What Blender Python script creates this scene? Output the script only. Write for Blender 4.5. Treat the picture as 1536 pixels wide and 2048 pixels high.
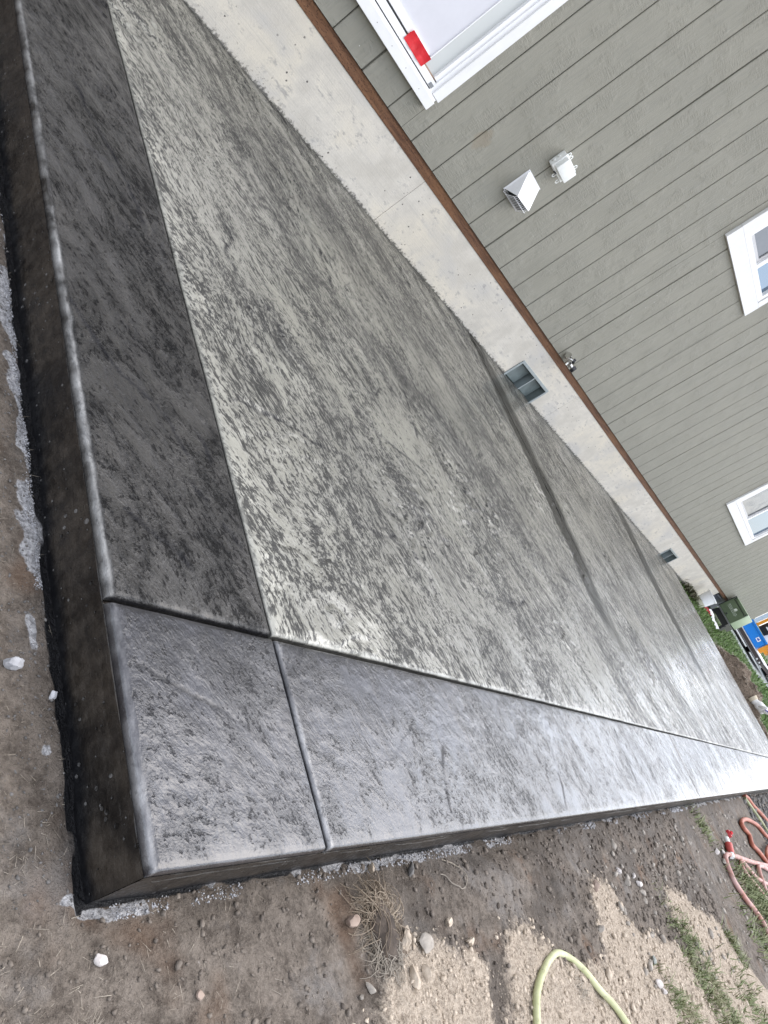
import bpy, bmesh, math, random
import numpy as np
from mathutils import Vector, Matrix
random.seed(7); RNG = np.random.default_rng(7)
for o in list(bpy.data.objects): bpy.data.objects.remove(o)
S = bpy.context.scene
COL = S.collection

# ------------------------------------------------------------------ camera
cam_d = bpy.data.cameras.new('camera'); cam = bpy.data.objects.new('camera', cam_d); COL.objects.link(cam)
cam_d.sensor_fit = 'VERTICAL'; cam_d.sensor_height = 24.0; cam_d.sensor_width = 18.0
cam_d.lens = 24.0 * 1532.5 / 2048
cam_d.clip_start = 0.02; cam_d.clip_end = 900
CX = Vector((0.4994, -0.3041, 0.8112)); CY = Vector((0.2836, -0.8274, -0.4848)); CZ = Vector((0.8187, 0.4721, -0.3270))
CZ.normalize(); CX = (CX - CZ * CX.dot(CZ)).normalized(); CY = CZ.cross(CX)
R = Matrix((CX, -CY, -CZ)).transposed().to_4x4()
cam.matrix_world = Matrix.Translation((-0.557, -0.1215, 0.5594)) @ R
S.camera = cam

# ------------------------------------------------------------------ sky and sun
SUN_EL, SUN_AZ = math.radians(54), math.atan2(0.96, -0.26)      # azimuth measured from +Y towards +X
w = bpy.data.worlds.new('World'); S.world = w; w.use_nodes = True
wt = w.node_tree; wt.nodes.clear()
sky = wt.nodes.new('ShaderNodeTexSky'); sky.sky_type = 'NISHITA'; sky.sun_disc = False
sky.sun_elevation = SUN_EL; sky.sun_rotation = SUN_AZ
sky.air_density = 1.0; sky.dust_density = 1.6; sky.ozone_density = 1.0
bw = wt.nodes.new('ShaderNodeHueSaturation'); bw.inputs['Saturation'].default_value = 0.8
bgn = wt.nodes.new('ShaderNodeBackground'); bgn.inputs['Strength'].default_value = 0.15
wo = wt.nodes.new('ShaderNodeOutputWorld')
wt.links.new(sky.outputs[0], bw.inputs['Color']); # thin high overcast: brighter overhead than at the horizon, mixed over the clear sky
tc = wt.nodes.new('ShaderNodeTexCoord'); sx = wt.nodes.new('ShaderNodeSeparateXYZ'); wt.links.new(tc.outputs['Generated'], sx.inputs[0])
mr = wt.nodes.new('ShaderNodeMapRange'); wt.links.new(sx.outputs['Z'], mr.inputs['Value']); mr.inputs['To Min'].default_value = 4.6; mr.inputs['To Max'].default_value = 8.2
ov = wt.nodes.new('ShaderNodeVectorMath'); ov.operation = 'SCALE'; ov.inputs[0].default_value = (.955, .97, 1.045); wt.links.new(mr.outputs[0], ov.inputs['Scale'])
mxw = wt.nodes.new('ShaderNodeMix'); mxw.data_type = 'RGBA'; mxw.inputs[0].default_value = .6
wt.links.new(bw.outputs[0], mxw.inputs[6]); wt.links.new(ov.outputs[0], mxw.inputs[7]); wt.links.new(mxw.outputs[2], bgn.inputs['Color'])
wt.links.new(bgn.outputs[0], wo.inputs['Surface'])
sd = bpy.data.lights.new('sun', 'SUN'); sd.energy = 0.75; sd.angle = math.radians(50); sd.color = (1, .94, .85)
sun = bpy.data.objects.new('sun', sd); COL.objects.link(sun)
sv = Vector((math.sin(SUN_AZ) * math.cos(SUN_EL), math.cos(SUN_AZ) * math.cos(SUN_EL), math.sin(SUN_EL)))
sun.rotation_euler = sv.to_track_quat('Z', 'Y').to_euler(); sun.location = (6, 4, 9)
S.view_settings.view_transform = 'Standard'; S.view_settings.look = 'None'
S.view_settings.exposure = 1.40; S.view_settings.gamma = 1.0; S.view_settings.use_curve_mapping = False
S.render.engine = 'CYCLES'

# ------------------------------------------------------------------ numpy noise
_P = np.random.default_rng(3).permutation(4096).astype(np.int64)
_A = np.random.default_rng(4).random(4096) * 2 * np.pi
_GX, _GY = np.cos(_A), np.sin(_A)
def perlin(x, y, seed=0):
    x = np.asarray(x, float) + seed * 17.31; y = np.asarray(y, float) + seed * 9.77
    xi = np.floor(x).astype(np.int64); yi = np.floor(y).astype(np.int64); fx = x - xi; fy = y - yi
    u = fx * fx * fx * (fx * (fx * 6 - 15) + 10); v = fy * fy * fy * (fy * (fy * 6 - 15) + 10)
    def g(a, b, dx, dy):
        h = _P[(_P[(xi + a) & 4095] + yi + b) & 4095]
        return _GX[h] * dx + _GY[h] * dy
    a = g(0, 0, fx, fy); b = g(1, 0, fx - 1, fy); c = g(0, 1, fx, fy - 1); d = g(1, 1, fx - 1, fy - 1)
    return (a + u * (b - a) + v * (c - a + u * (a - b - c + d))) * 1.5
def fbm(x, y, oct=4, seed=0, gain=.5):
    s = 0; a = 1; n = 0
    for i in range(oct):
        s = s + a * perlin(x * 2 ** i, y * 2 ** i, seed + i * 3); n += a; a *= gain
    return s / n
def sst(a, b, x):
    t = np.clip((x - a) / (b - a), 0, 1); return t * t * (3 - 2 * t)
def seg_dist(x, y, pts):
    d = np.full(np.shape(x), 1e9); sd_ = np.zeros(np.shape(x))
    for (ax, ay), (bx, by) in zip(pts[:-1], pts[1:]):
        ex, ey = bx - ax, by - ay; L2 = ex * ex + ey * ey
        t = np.clip(((x - ax) * ex + (y - ay) * ey) / L2, 0, 1)
        px, py = x - ax - t * ex, y - ay - t * ey; dd = np.hypot(px, py)
        m = dd < d; d = np.where(m, dd, d); sd_ = np.where(m, np.sign(ex * py - ey * px), sd_)
    return d, sd_
def inpoly(x, y, poly):
    r = np.zeros(np.shape(x), bool); n = len(poly)
    for i in range(n):
        x1, y1 = poly[i]; x2, y2 = poly[(i + 1) % n]
        c = ((y1 > y) != (y2 > y)) & (x < (x2 - x1) * (y - y1) / (y2 - y1 + 1e-12) + x1); r ^= c
    return r

# ------------------------------------------------------------------ object helpers
def tag(o, label=None, cat=None, group=None, kind=None):
    if label: o['label'] = label
    if cat: o['category'] = cat
    if group: o['group'] = group
    if kind: o['kind'] = kind
    return o
def link(name, me, mat=None, parent=None, loc=None):
    o = bpy.data.objects.new(name, me); COL.objects.link(o)
    if mat is not None and me is not None and len(me.materials) == 0: me.materials.append(mat)
    if loc is not None: o.location = loc
    if parent is not None: o.parent = parent
    return o
def thing(name, label, cat, loc=(0, 0, 0), group=None, rz=0):
    o = bpy.data.objects.new(name, None); COL.objects.link(o); o.location = loc; o.rotation_euler = (0, 0, rz)
    o.empty_display_size = .1
    return tag(o, label, cat, group)
def pydata(name, v, f, smooth=False):
    me = bpy.data.meshes.new(name); me.from_pydata(v, [], f); me.update()
    if smooth: me.polygons.foreach_set('use_smooth', [True] * len(me.polygons))
    return me
def grid_mesh(name, X, Y, Z, mask=None, attrs=None):
    ny, nx = X.shape
    co = np.stack([X, Y, Z], -1).reshape(-1, 3).astype(np.float32)
    idx = np.arange(nx * ny).reshape(ny, nx)
    q = np.stack([idx[:-1, :-1], idx[:-1, 1:], idx[1:, 1:], idx[1:, :-1]], -1).reshape(-1, 4)
    if mask is not None: q = q[mask.reshape(-1)]
    me = bpy.data.meshes.new(name)
    me.vertices.add(len(co)); me.vertices.foreach_set('co', co.ravel())
    me.loops.add(q.size); me.loops.foreach_set('vertex_index', q.ravel().astype(np.int32))
    me.polygons.add(len(q)); me.polygons.foreach_set('loop_start', np.arange(0, q.size, 4, dtype=np.int32))
    me.update(calc_edges=True)
    me.polygons.foreach_set('use_smooth', np.ones(len(q), bool))
    for k, a in (attrs or {}).items():
        at = me.attributes.new(k, 'FLOAT', 'POINT'); at.data.foreach_set('value', np.asarray(a, np.float32).ravel())
    return me
class MB:
    """collects boxes, tubes and lathes for ONE mesh"""
    def __init__(s): s.bm = bmesh.new()
    def box(s, x0, x1, y0, y1, z0, z1, bev=0, rz=0, about=None, M=None):
        r = bmesh.ops.create_cube(s.bm, size=1); vs = r['verts']
        for v in vs: v.co = Vector(((x0 + x1) / 2 + v.co.x * (x1 - x0), (y0 + y1) / 2 + v.co.y * (y1 - y0), (z0 + z1) / 2 + v.co.z * (z1 - z0)))
        if bev:
            es = list({e for v in vs for e in v.link_edges})
            b = bmesh.ops.bevel(s.bm, geom=es, offset=bev, segments=2, affect='EDGES', profile=.6)
            vs = list({v for f in b['faces'] for v in f.verts} | {v for v in vs if v.is_valid})
        if M is not None:
            for v in vs: v.co = M @ v.co
        return s
    def poly(s, pts, faces):
        vs = [s.bm.verts.new(p) for p in pts]
        for f in faces: s.bm.faces.new([vs[i] for i in f])
        return s
    def cyl(s, a, b, r0, r1=None, n=16, caps=True):
        a = Vector(a); b = Vector(b); r1 = r0 if r1 is None else r1; ax = (b - a).normalized()
        u = ax.orthogonal().normalized(); v = ax.cross(u)
        A = [s.bm.verts.new(a + (u * math.cos(t) + v * math.sin(t)) * r0) for t in [2 * math.pi * i / n for i in range(n)]]
        B = [s.bm.verts.new(b + (u * math.cos(t) + v * math.sin(t)) * r1) for t in [2 * math.pi * i / n for i in range(n)]]
        for i in range(n): s.bm.faces.new((A[i], A[(i + 1) % n], B[(i + 1) % n], B[i]))
        if caps: s.bm.faces.new(A[::-1]); s.bm.faces.new(B)
        return s
    def tube(s, pts, r, n=8):
        pts = [Vector(p) for p in pts]; rings = []; up = None
        for i, p in enumerate(pts):
            t = (pts[min(i + 1, len(pts) - 1)] - pts[max(i - 1, 0)]).normalized()
            if up is None: up = t.orthogonal().normalized()
            up = (up - t * up.dot(t)).normalized(); v = t.cross(up); rr = r[i] if hasattr(r, '__len__') else r
            rings.append([s.bm.verts.new(p + (up * math.cos(q) + v * math.sin(q)) * rr) for q in [2 * math.pi * k / n for k in range(n)]])
        for A, B in zip(rings[:-1], rings[1:]):
            for k in range(n): s.bm.faces.new((A[k], A[(k + 1) % n], B[(k + 1) % n], B[k]))
        s.bm.faces.new(rings[0][::-1]); s.bm.faces.new(rings[-1])
        return s
    def mesh(s, name, smooth=False):
        bmesh.ops.recalc_face_normals(s.bm, faces=s.bm.faces)
        me = bpy.data.meshes.new(name); s.bm.to_mesh(me); s.bm.free()
        if smooth:
            me.polygons.foreach_set('use_smooth', [True] * len(me.polygons))
            try: me.set_sharp_from_angle(angle=math.radians(40))
            except Exception: pass
        return me
    def put(s, name, mat, parent=None, smooth=False, loc=None): return link(name, s.mesh(name, smooth), mat, parent, loc)
def spline(pts, k=10):
    P = [Vector(p) for p in pts]; P = [P[0] * 2 - P[1]] + P + [P[-1] * 2 - P[-2]]; out = []
    for i in range(1, len(P) - 2):
        for j in range(k):
            t = j / k; a, b, c, d = P[i - 1:i + 3]
            out.append(.5 * ((2 * b) + (c - a) * t + (2 * a - 5 * b + 4 * c - d) * t * t + (3 * b - a - 3 * c + d) * t ** 3))
    out.append(P[-2]); return out

# ------------------------------------------------------------------ material helpers
class Mat:
    def __init__(s, name, rough=.6, spec=.5, metal=0.0, color=(.5, .5, .5), ior=None):
        s.m = bpy.data.materials.new(name); s.m.use_nodes = True; s.t = s.m.node_tree; s.n = s.t.nodes
        s.b = s.n['Principled BSDF']
        s.b.inputs['Base Color'].default_value = (*color, 1); s.b.inputs['Roughness'].default_value = rough
        s.b.inputs['Specular IOR Level'].default_value = spec; s.b.inputs['Metallic'].default_value = metal
        if ior: s.b.inputs['IOR'].default_value = ior
        s._pos = None
    def sock(s, node, key, val):
        if val is None: return
        if isinstance(val, bpy.types.NodeSocket): s.t.links.new(val, node.inputs[key])
        else:
            if isinstance(val, tuple) and len(val) == 3 and node.inputs[key].type == 'RGBA': val = (*val, 1)
            node.inputs[key].default_value = val
    def pos(s, scale=None):
        if s._pos is None: s._pos = s.n.new('ShaderNodeNewGeometry')
        p = s._pos.outputs['Position']
        if scale:
            m = s.n.new('ShaderNodeMapping'); s.t.links.new(p, m.inputs['Vector']); m.inputs['Scale'].default_value = scale
            return m.outputs[0]
        return p
    def noise(s, scale, detail=3, rough=.55, vec=None, dist=0, ntype=None):
        n = s.n.new('ShaderNodeTexNoise'); s.sock(n, 'Vector', vec or s.pos()); n.inputs['Scale'].default_value = scale
        n.inputs['Detail'].default_value = detail; n.inputs['Roughness'].default_value = rough; n.inputs['Distortion'].default_value = dist
        if ntype: n.noise_type = ntype
        return n.outputs['Fac']
    def voro(s, scale, vec=None, feat='F1', out='Distance', rnd=1):
        n = s.n.new('ShaderNodeTexVoronoi'); n.feature = feat; s.sock(n, 'Vector', vec or s.pos()); n.inputs['Scale'].default_value = scale
        n.inputs['Randomness'].default_value = rnd; return n.outputs[out]
    def attr(s, name):
        n = s.n.new('ShaderNodeAttribute'); n.attribute_name = name; return n.outputs['Fac']
    def rnd(s): return s.n.new('ShaderNodeObjectInfo').outputs['Random']
    def math(s, op, a, b=None, c=None, clamp=False):
        n = s.n.new('ShaderNodeMath'); n.operation = op; n.use_clamp = clamp
        s.sock(n, 0, a); s.sock(n, 1, b); s.sock(n, 2, c); return n.outputs[0]
    def step(s, x, a, b, lo=0.0, hi=1.0):
        n = s.n.new('ShaderNodeMapRange'); n.interpolation_type = 'SMOOTHSTEP'; s.sock(n, 'Value', x)
        n.inputs['From Min'].default_value = a; n.inputs['From Max'].default_value = b
        n.inputs['To Min'].default_value = lo; n.inputs['To Max'].default_value = hi; return n.outputs[0]
    def mix(s, f, a, b, mode='MIX'):
        n = s.n.new('ShaderNodeMix'); n.data_type = 'RGBA'; n.blend_type = mode
        s.sock(n, 0, f); s.sock(n, 6, a); s.sock(n, 7, b); return n.outputs[2]
    def sep(s, axis):
        n = s.n.new('ShaderNodeSeparateXYZ'); s.t.links.new(s.pos(), n.inputs[0]); return n.outputs[axis]
    def bump(s, h, dist, strength=1.0, prev=None):
        n = s.n.new('ShaderNodeBump'); s.sock(n, 'Height', h); n.inputs['Distance'].default_value = dist; n.inputs['Strength'].default_value = strength
        s.sock(n, 'Normal', prev); return n.outputs[0]
    def set(s, color=None, rough=None, normal=None, spec=None):
        s.sock(s.b, 'Base Color', color); s.sock(s.b, 'Roughness', rough); s.sock(s.b, 'Normal', normal); s.sock(s.b, 'Specular IOR Level', spec)
        return s.m
def plain(name, color, rough=.5, metal=0, spec=.5, var=.12, scale=40, bump=0.0):
    m = Mat(name, rough, spec, metal, color); n = m.noise(scale, 4, .6)
    dark = tuple(c * (1 - var) for c in color); lite = tuple(min(1, c * (1 + var)) for c in color)
    return m.set(color=m.mix(m.step(n, .3, .7), dark, lite), rough=m.step(n, .2, .8, rough * .85, min(1, rough * 1.15)),
                 normal=m.bump(n, bump) if bump else None)

# ---- stamped concrete
def slab_material(name, pale, mid, dark, dens, rough, coat, amt, bd, lip, flow, sp0, dry_lo, crough):
    m = Mat(name, rough, .5)
    mp = m.n.new('ShaderNodeMapping'); mp.vector_type = 'TEXTURE'; m.t.links.new(m.pos(), mp.inputs['Vector'])
    mp.inputs['Rotation'].default_value = (0, 0, math.radians(-58)); mp.inputs['Scale'].default_value = (flow, 1, 1); v = mp.outputs[0]
    # the grain wanders a little
    wob = m.n.new('ShaderNodeTexNoise'); wob.inputs['Scale'].default_value = 2.2; wob.inputs['Detail'].default_value = 2; m.t.links.new(m.pos(), wob.inputs['Vector'])
    vm = m.n.new('ShaderNodeVectorMath'); vm.operation = 'MULTIPLY_ADD'; m.t.links.new(wob.outputs['Color'], vm.inputs[0]); vm.inputs[1].default_value = (.15, .15, 0); m.t.links.new(v, vm.inputs[2]); v = vm.outputs[0]
    fine = m.noise(128, 2.5, .6, v, .25); fine2 = m.noise(330, 2, .55, v); dn = m.noise(3.4, 5, .66, v, .4); big = m.noise(1.1, 4, .6); blot = m.noise(21, 4, .62, v, .4); grain = m.noise(230, 4, .7, v, .3)
    k = m.math('ADD', m.math('MULTIPLY', m.math('SUBTRACT', dn, .5), .50), m.math('MULTIPLY', m.math('SUBTRACT', blot, .5), .34))
    k = m.math('ADD', k, m.math('MULTIPLY', m.math('SUBTRACT', fine2, .5), .40))
    coarse = m.noise(62, 3, .6, v, .35)
    sp = m.math('ADD', m.math('ADD', m.math('MULTIPLY', fine, .68), m.math('MULTIPLY', coarse, .46)), m.math('SUBTRACT', k, .07))
    smooth = m.attr('smooth'); band = m.attr('band'); crack = m.attr('crack'); pale_a = m.attr('pale')
    keep = m.math('SUBTRACT', 1.0, m.math('MULTIPLY', smooth, .55))
    spk = m.math('MULTIPLY', m.step(sp, dens, dens + .15), keep)
    base = m.mix(m.step(m.math('ADD', m.math('MULTIPLY', blot, .5), m.math('MULTIPLY', dn, .5)), .62, .38), mid, pale)
    base = m.mix(m.math('MULTIPLY', m.step(big, .42, .62), .65), base, tuple(c * .8 for c in mid))
    base = m.mix(m.math('MULTIPLY', m.step(grain, .38, .62), .30), base, tuple(c * .55 for c in mid))
    base = m.mix(m.math('MULTIPLY', pale_a, .8), base, lip)
    col = m.mix(m.math('MULTIPLY', spk, amt), base, dark)
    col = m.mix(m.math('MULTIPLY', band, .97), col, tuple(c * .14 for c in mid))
    col = m.mix(m.math('MULTIPLY', crack, .9), col, (.010, .010, .012))
    h = m.math('SUBTRACT', m.math('MULTIPLY', fine, .65), m.math('MULTIPLY', spk, .45))
    h = m.math('ADD', m.math('ADD', h, m.math('MULTIPLY', blot, .45)), m.math('MULTIPLY', grain, .6))
    rk = m.step(m.math('ADD', m.math('MULTIPLY', dn, .6), m.math('MULTIPLY', blot, .4)), .40, .60, .30, 1.0)
    h = m.math('MULTIPLY', m.math('MULTIPLY', h, keep), rk)
    nb = m.bump(fine2, .0012, .8, m.bump(h, bd * 1.3, 1.0))
    b_ = m.b; dull = m.math('MAXIMUM', m.math('MULTIPLY', spk, .5), m.math('MAXIMUM', crack, m.math('MULTIPLY', band, .7)))
    dry = m.step(m.math('ADD', m.math('MULTIPLY', m.noise(1.5, 4, .6, None, .6), .8), m.math('MULTIPLY', blot, .2)), .50, .60, 1.0, dry_lo)
    m.t.links.new(m.math('MULTIPLY', m.math('MULTIPLY', m.math('SUBTRACT', 1.0, dull), dry), coat), b_.inputs['Coat Weight'])
    m.t.links.new(m.math('SUBTRACT', sp0, m.math('MULTIPLY', m.math('MAXIMUM', spk, band), sp0 * .8)), b_.inputs['Specular IOR Level'])
    b_.inputs['Coat Roughness'].default_value = crough; b_.inputs['Coat IOR'].default_value = 1.5
    m.t.links.new(m.bump(h, bd, 1.0), b_.inputs['Coat Normal'])
    return m.set(color=col, rough=m.step(blot, .3, .7, rough - .06, rough + .10), normal=nb)
M_FIELD = slab_material('stamped_concrete_field', (.212, .207, .172), (.128, .125, .105), (.015, .015, .016), .435, .44, .95, .88, .0036, (.36, .352, .30), 2.0, .36, .68, .15)
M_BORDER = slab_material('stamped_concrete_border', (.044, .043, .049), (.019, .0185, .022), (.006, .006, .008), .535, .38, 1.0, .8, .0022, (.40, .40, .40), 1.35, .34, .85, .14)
M_BORDER_L = slab_material('dark_stamped_border', (.056, .053, .049), (.008, .0075, .007), (.004, .004, .0045), .495, .42, .42, .8, .0055, (.40, .40, .39), 1.6, .17, .4, .16)
def side_material():
    m = Mat('slab_side_concrete', .3, .45)
    n = m.noise(9, 5, .65); f = m.noise(60, 4, .6); st = m.noise(6, 4, .6, m.pos((3, 3, 22)))
    hole = m.math('SUBTRACT', 1.0, m.step(m.math('ADD', m.voro(75), m.math('MULTIPLY', m.math('SUBTRACT', m.noise(14, 2), .5), .55)), .10, .16))
    z = m.sep('Z')
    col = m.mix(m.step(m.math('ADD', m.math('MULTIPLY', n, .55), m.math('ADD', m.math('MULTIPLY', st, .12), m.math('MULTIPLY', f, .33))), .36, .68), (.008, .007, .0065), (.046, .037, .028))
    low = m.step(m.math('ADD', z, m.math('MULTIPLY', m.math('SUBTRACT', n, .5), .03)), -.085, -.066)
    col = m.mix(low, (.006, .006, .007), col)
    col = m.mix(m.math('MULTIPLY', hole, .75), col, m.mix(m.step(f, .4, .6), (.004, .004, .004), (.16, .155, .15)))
    nb = m.bump(m.math('SUBTRACT', m.math('ADD', f, m.math('MULTIPLY', st, .25)), hole), .003, .9)
    return m.set(color=col, rough=m.step(f, .3, .7, .3, .6), normal=nb)
M_SIDE = side_material()

# ---- ground
def ground_material():
    m = Mat('yard_soil', .9, .3)
    n1 = m.noise(7, 5, .65); n2 = m.noise(38, 5, .7); n3 = m.noise(160, 4, .7); n4 = m.noise(2.2, 3)
    sand = m.attr('sand'); wet = m.attr('wet'); resid = m.attr('resid'); stain_shade = m.attr('stain_shade'); rust = m.attr('rust'); lawn = m.attr('lawn')
    soil = m.mix(m.step(m.math('ADD', m.math('MULTIPLY', n2, .65), m.math('MULTIPLY', n3, .35)), .32, .66), (.062, .049, .038), (.215, .182, .150))
    soil = m.mix(m.math('MULTIPLY', m.step(n1, .52, .68), .55), soil, (.23, .215, .20))
    grit = m.step(n3, .60, .72)
    soil = m.mix(m.math('MULTIPLY', grit, .5), soil, (.22, .18, .14))
    soil = m.mix(m.math('MULTIPLY', rust, .45), soil, m.mix(n2, (.10, .045, .022), (.20, .115, .06)))
    sc = m.mix(m.step(n3, .28, .68), (.23, .185, .14), (.52, .44, .35))
    sc = m.mix(m.math('MULTIPLY', m.step(n2, .5, .7), .45), sc, (.47, .40, .32))
    s2 = m.step(m.math('ADD', sand, m.math('MULTIPLY', m.math('SUBTRACT', m.math('ADD', m.math('MULTIPLY', n2, .55), m.math('MULTIPLY', n3, .45)), .5), 1.5)), .22, .80)
    col = m.mix(s2, soil, sc)
    col = m.mix(m.math('MULTIPLY', wet, .72), col, m.mix(n2, (.030, .023, .017), (.080, .062, .047)))
    r2 = m.step(m.math('ADD', resid, m.math('MULTIPLY', m.math('SUBTRACT', n2, .5), .9)), .45, .6)
    col = m.mix(r2, col, m.mix(m.step(n3, .3, .7), (.15, .148, .15), (.47, .465, .465)))
    col = m.mix(m.step(stain_shade, .35, .65), col, (.006, .006, .007))
    col = m.mix(lawn, col, m.mix(n2, (.035, .05, .018), (.07, .095, .03)))
    h = m.math('ADD', m.math('MULTIPLY', n2, .7), m.math('MULTIPLY', n3, .6))
    rough = m.math('SUBTRACT', .92, m.math('MULTIPLY', m.math('ADD', m.math('MULTIPLY', stain_shade, .5), m.math('MULTIPLY', wet, .22)), 1.0))
    return m.set(color=col, rough=rough, normal=m.bump(m.noise(420, 3, .7), .0016, .9, m.bump(h, .011, 1.0)))
M_GROUND = ground_material()

# ---- house
def siding_material():
    m = Mat('painted_siding', .55, .35)
    n = m.noise(3, 4); g = m.noise(9, 4, .6, m.pos((9, 1, 1.1))); st = m.noise(1, 3, .6, m.pos((28, 1, 210)), .6); pm = m.noise(7, 3); fine = m.noise(140, 3, .6, m.pos((2.2, 1, .8)))
    mask = m.step(pm, .44, .60)
    col = m.mix(m.step(n, .3, .7), (.236, .228, .186), (.268, .259, .214))
    col = m.mix(m.math('MULTIPLY', m.step(g, .45, .7), .35), col, (.195, .193, .165))
    col = m.mix(m.math('MULTIPLY', m.math('MULTIPLY', m.step(st, .55, .68), mask), .30), col, (.165, .163, .138))
    # muddy scuff low on the wall, and a few paint flecks
    x = m.sep('X'); z = m.sep('Z')
    dx = m.math('DIVIDE', m.math('SUBTRACT', x, 1.985), .05); dz = m.math('DIVIDE', m.math('SUBTRACT', z, .60), .055)
    rr = m.math('ADD', m.math('SQRT', m.math('ADD', m.math('MULTIPLY', dx, dx), m.math('MULTIPLY', dz, dz))), m.math('MULTIPLY', m.math('SUBTRACT', m.noise(30, 4), .5), 1.3))
    col = m.mix(m.step(rr, .7, 1.05, .5, 0.0), col, (.23, .19, .13))
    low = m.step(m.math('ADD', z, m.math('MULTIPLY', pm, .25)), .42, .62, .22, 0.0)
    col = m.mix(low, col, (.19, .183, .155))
    fl = m.math('MULTIPLY', m.step(m.voro(23), .055, .035), m.step(m.noise(1.7, 2), .62, .66))
    col = m.mix(fl, col, (.7, .7, .68))
    h = m.math('ADD', m.math('MULTIPLY', m.math('MULTIPLY', st, mask), .8), m.math('MULTIPLY', m.math('ADD', g, m.math('MULTIPLY', fine, .6)), .55))
    return m.set(color=col, rough=m.step(n, .3, .7, .5, .62), normal=m.bump(h, .0045, .9))
M_SIDING = siding_material()
def foundation_material():
    m = Mat('poured_foundation_concrete', .85, .3)
    big = m.noise(1.5, 4, .6); mid = m.noise(6, 5, .65); ln = m.noise(1, 4, .65, m.pos((3, 1, 170))); fine = m.noise(120, 3, .65); patch = m.noise(2.3, 2, .5, m.pos((1, 1, 2.2)))
    col = m.mix(m.step(mid, .3, .7), (.485, .455, .395), (.61, .575, .505))
    col = m.mix(m.math('MULTIPLY', m.step(m.math('ADD', m.math('MULTIPLY', big, .7), m.math('MULTIPLY', mid, .3)), .46, .62), .6), col, (.60, .545, .435))
    col = m.mix(m.math('MULTIPLY', m.step(m.math('ADD', m.math('MULTIPLY', patch, .6), m.math('MULTIPLY', mid, .4)), .52, .64), .5), col, (.40, .395, .385))
    col = m.mix(m.math('MULTIPLY', m.step(ln, .5, .7), .22), col, (.36, .355, .335))
    col = m.mix(m.math('MULTIPLY', m.step(fine, .5, .7), .18), col, (.33, .32, .30))
    sm = m.noise(24, 4, .7, m.pos((.7, 1, 1.6)))
    col = m.mix(m.math('MULTIPLY', m.math('MULTIPLY', m.step(sm, .53, .68), m.step(mid, .46, .58)), .6), col, (.24, .235, .23))
    vd = m.voro(26, m.pos((1, 1, 1))); sel = m.step(m.noise(5, 3), .52, .6)
    pit = m.math('MULTIPLY', m.step(m.math('ADD', vd, m.math('MULTIPLY', m.math('SUBTRACT', fine, .5), .15)), .13, .085), sel)
    col = m.mix(m.math('MULTIPLY', pit, .85), col, (.06, .058, .055))
    z = m.sep('Z')
    splash = m.step(m.math('ADD', z, m.math('MULTIPLY', m.math('SUBTRACT', m.noise(55, 4, .7), .5), -.07)), .0, .016, .85, 0.0)
    col = m.mix(splash, col, (.05, .048, .046))
    sp2 = m.math('MULTIPLY', m.step(z, .02, .09, 1.0, 0.0), m.step(m.noise(95, 3, .7), .60, .68))
    col = m.mix(m.math('MULTIPLY', sp2, .55), col, (.13, .11, .09))
    h = m.math('SUBTRACT', m.math('ADD', m.math('MULTIPLY', ln, .7), m.math('MULTIPLY', fine, .5)), m.math('MULTIPLY', pit, 1.5))
    return m.set(color=col, normal=m.bump(h, .0022, .7))
M_FOUND = foundation_material()
def sill_material():
    m = Mat('treated_sill_wood', .7, .3)
    g = m.noise(5, 5, .65, m.pos((1.2, 12, 22))); n = m.noise(2.6, 3)
    c = m.mix(m.step(g, .3, .7), (.075, .033, .016), (.17, .083, .042)); c = m.mix(m.math('MULTIPLY', m.step(n, .4, .7), .5), c, (.20, .095, .04))
    inc = m.step(m.voro(1, m.pos((75, 1, 190))), .34, .22)
    c = m.mix(m.math('MULTIPLY', inc, .6), c, (.03, .014, .008))
    return m.set(color=c, normal=m.bump(m.math('SUBTRACT', g, inc), .002, .7))
M_SILL = sill_material()
M_TRIM = plain('white_painted_trim', (.74, .74, .73), .45, var=.035, scale=9, bump=.0006)
M_VINYL = plain('white_vinyl', (.80, .80, .80), .32, var=.025, scale=6)
M_FILM = plain('milky_protective_film', (.60, .60, .635), .3, var=.045, scale=3.5, bump=.003)
M_FILM2 = plain('grey_film_edge', (.54, .56, .545), .3, var=.03, scale=4)
M_GAP = plain('black_gasket', (.012, .012, .013), .6, var=.2)
M_RED = plain('red_tape', (.62, .012, .022), .35, var=.1, scale=30, bump=.002)
M_GLASS = Mat('window_glass', .02, .5, 0, (.03, .06, .10), 2.9); M_GLASS.b.inputs['Specular Tint'].default_value = (.74, .88, 1, 1); M_GLASS = M_GLASS.m
M_SCREEN = plain('dark_insect_screen', (.055, .06, .066), .45, var=.25, scale=8)
M_SASH_GREY = plain('grey_shaded_vinyl', (.5, .5, .5), .4, var=.05)
M_GALV = Mat('galvanised_steel', .42, .5, .75, (.30, .335, .34))
_n = M_GALV.noise(30, 4); M_GALV = M_GALV.set(color=M_GALV.mix(_n, (.24, .275, .28), (.40, .44, .45)), rough=M_GALV.step(_n, .3, .7, .35, .55))
M_GALV_IN = plain('vent_cavity_steel', (.15, .18, .175), .5, .0, var=.2, scale=14)
M_CHROME = plain('nickel_plated_brass', (.62, .61, .58), .18, 1.0, var=.08)
M_DARK = plain('dark_plastic', (.018, .018, .022), .35, var=.2)
M_PVC = plain('white_pvc', (.76, .77, .74), .35, var=.03)
M_HOODWHITE = plain('bright_white_plastic', (.82, .82, .83), .3, var=.02)
M_ROOF = plain('dark_roof_shingle', (.06, .058, .055), .9, var=.4, scale=25, bump=.004)
M_SHEATH = plain('groove_backing_paint', (.20, .196, .165), .7, var=.08)

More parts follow.
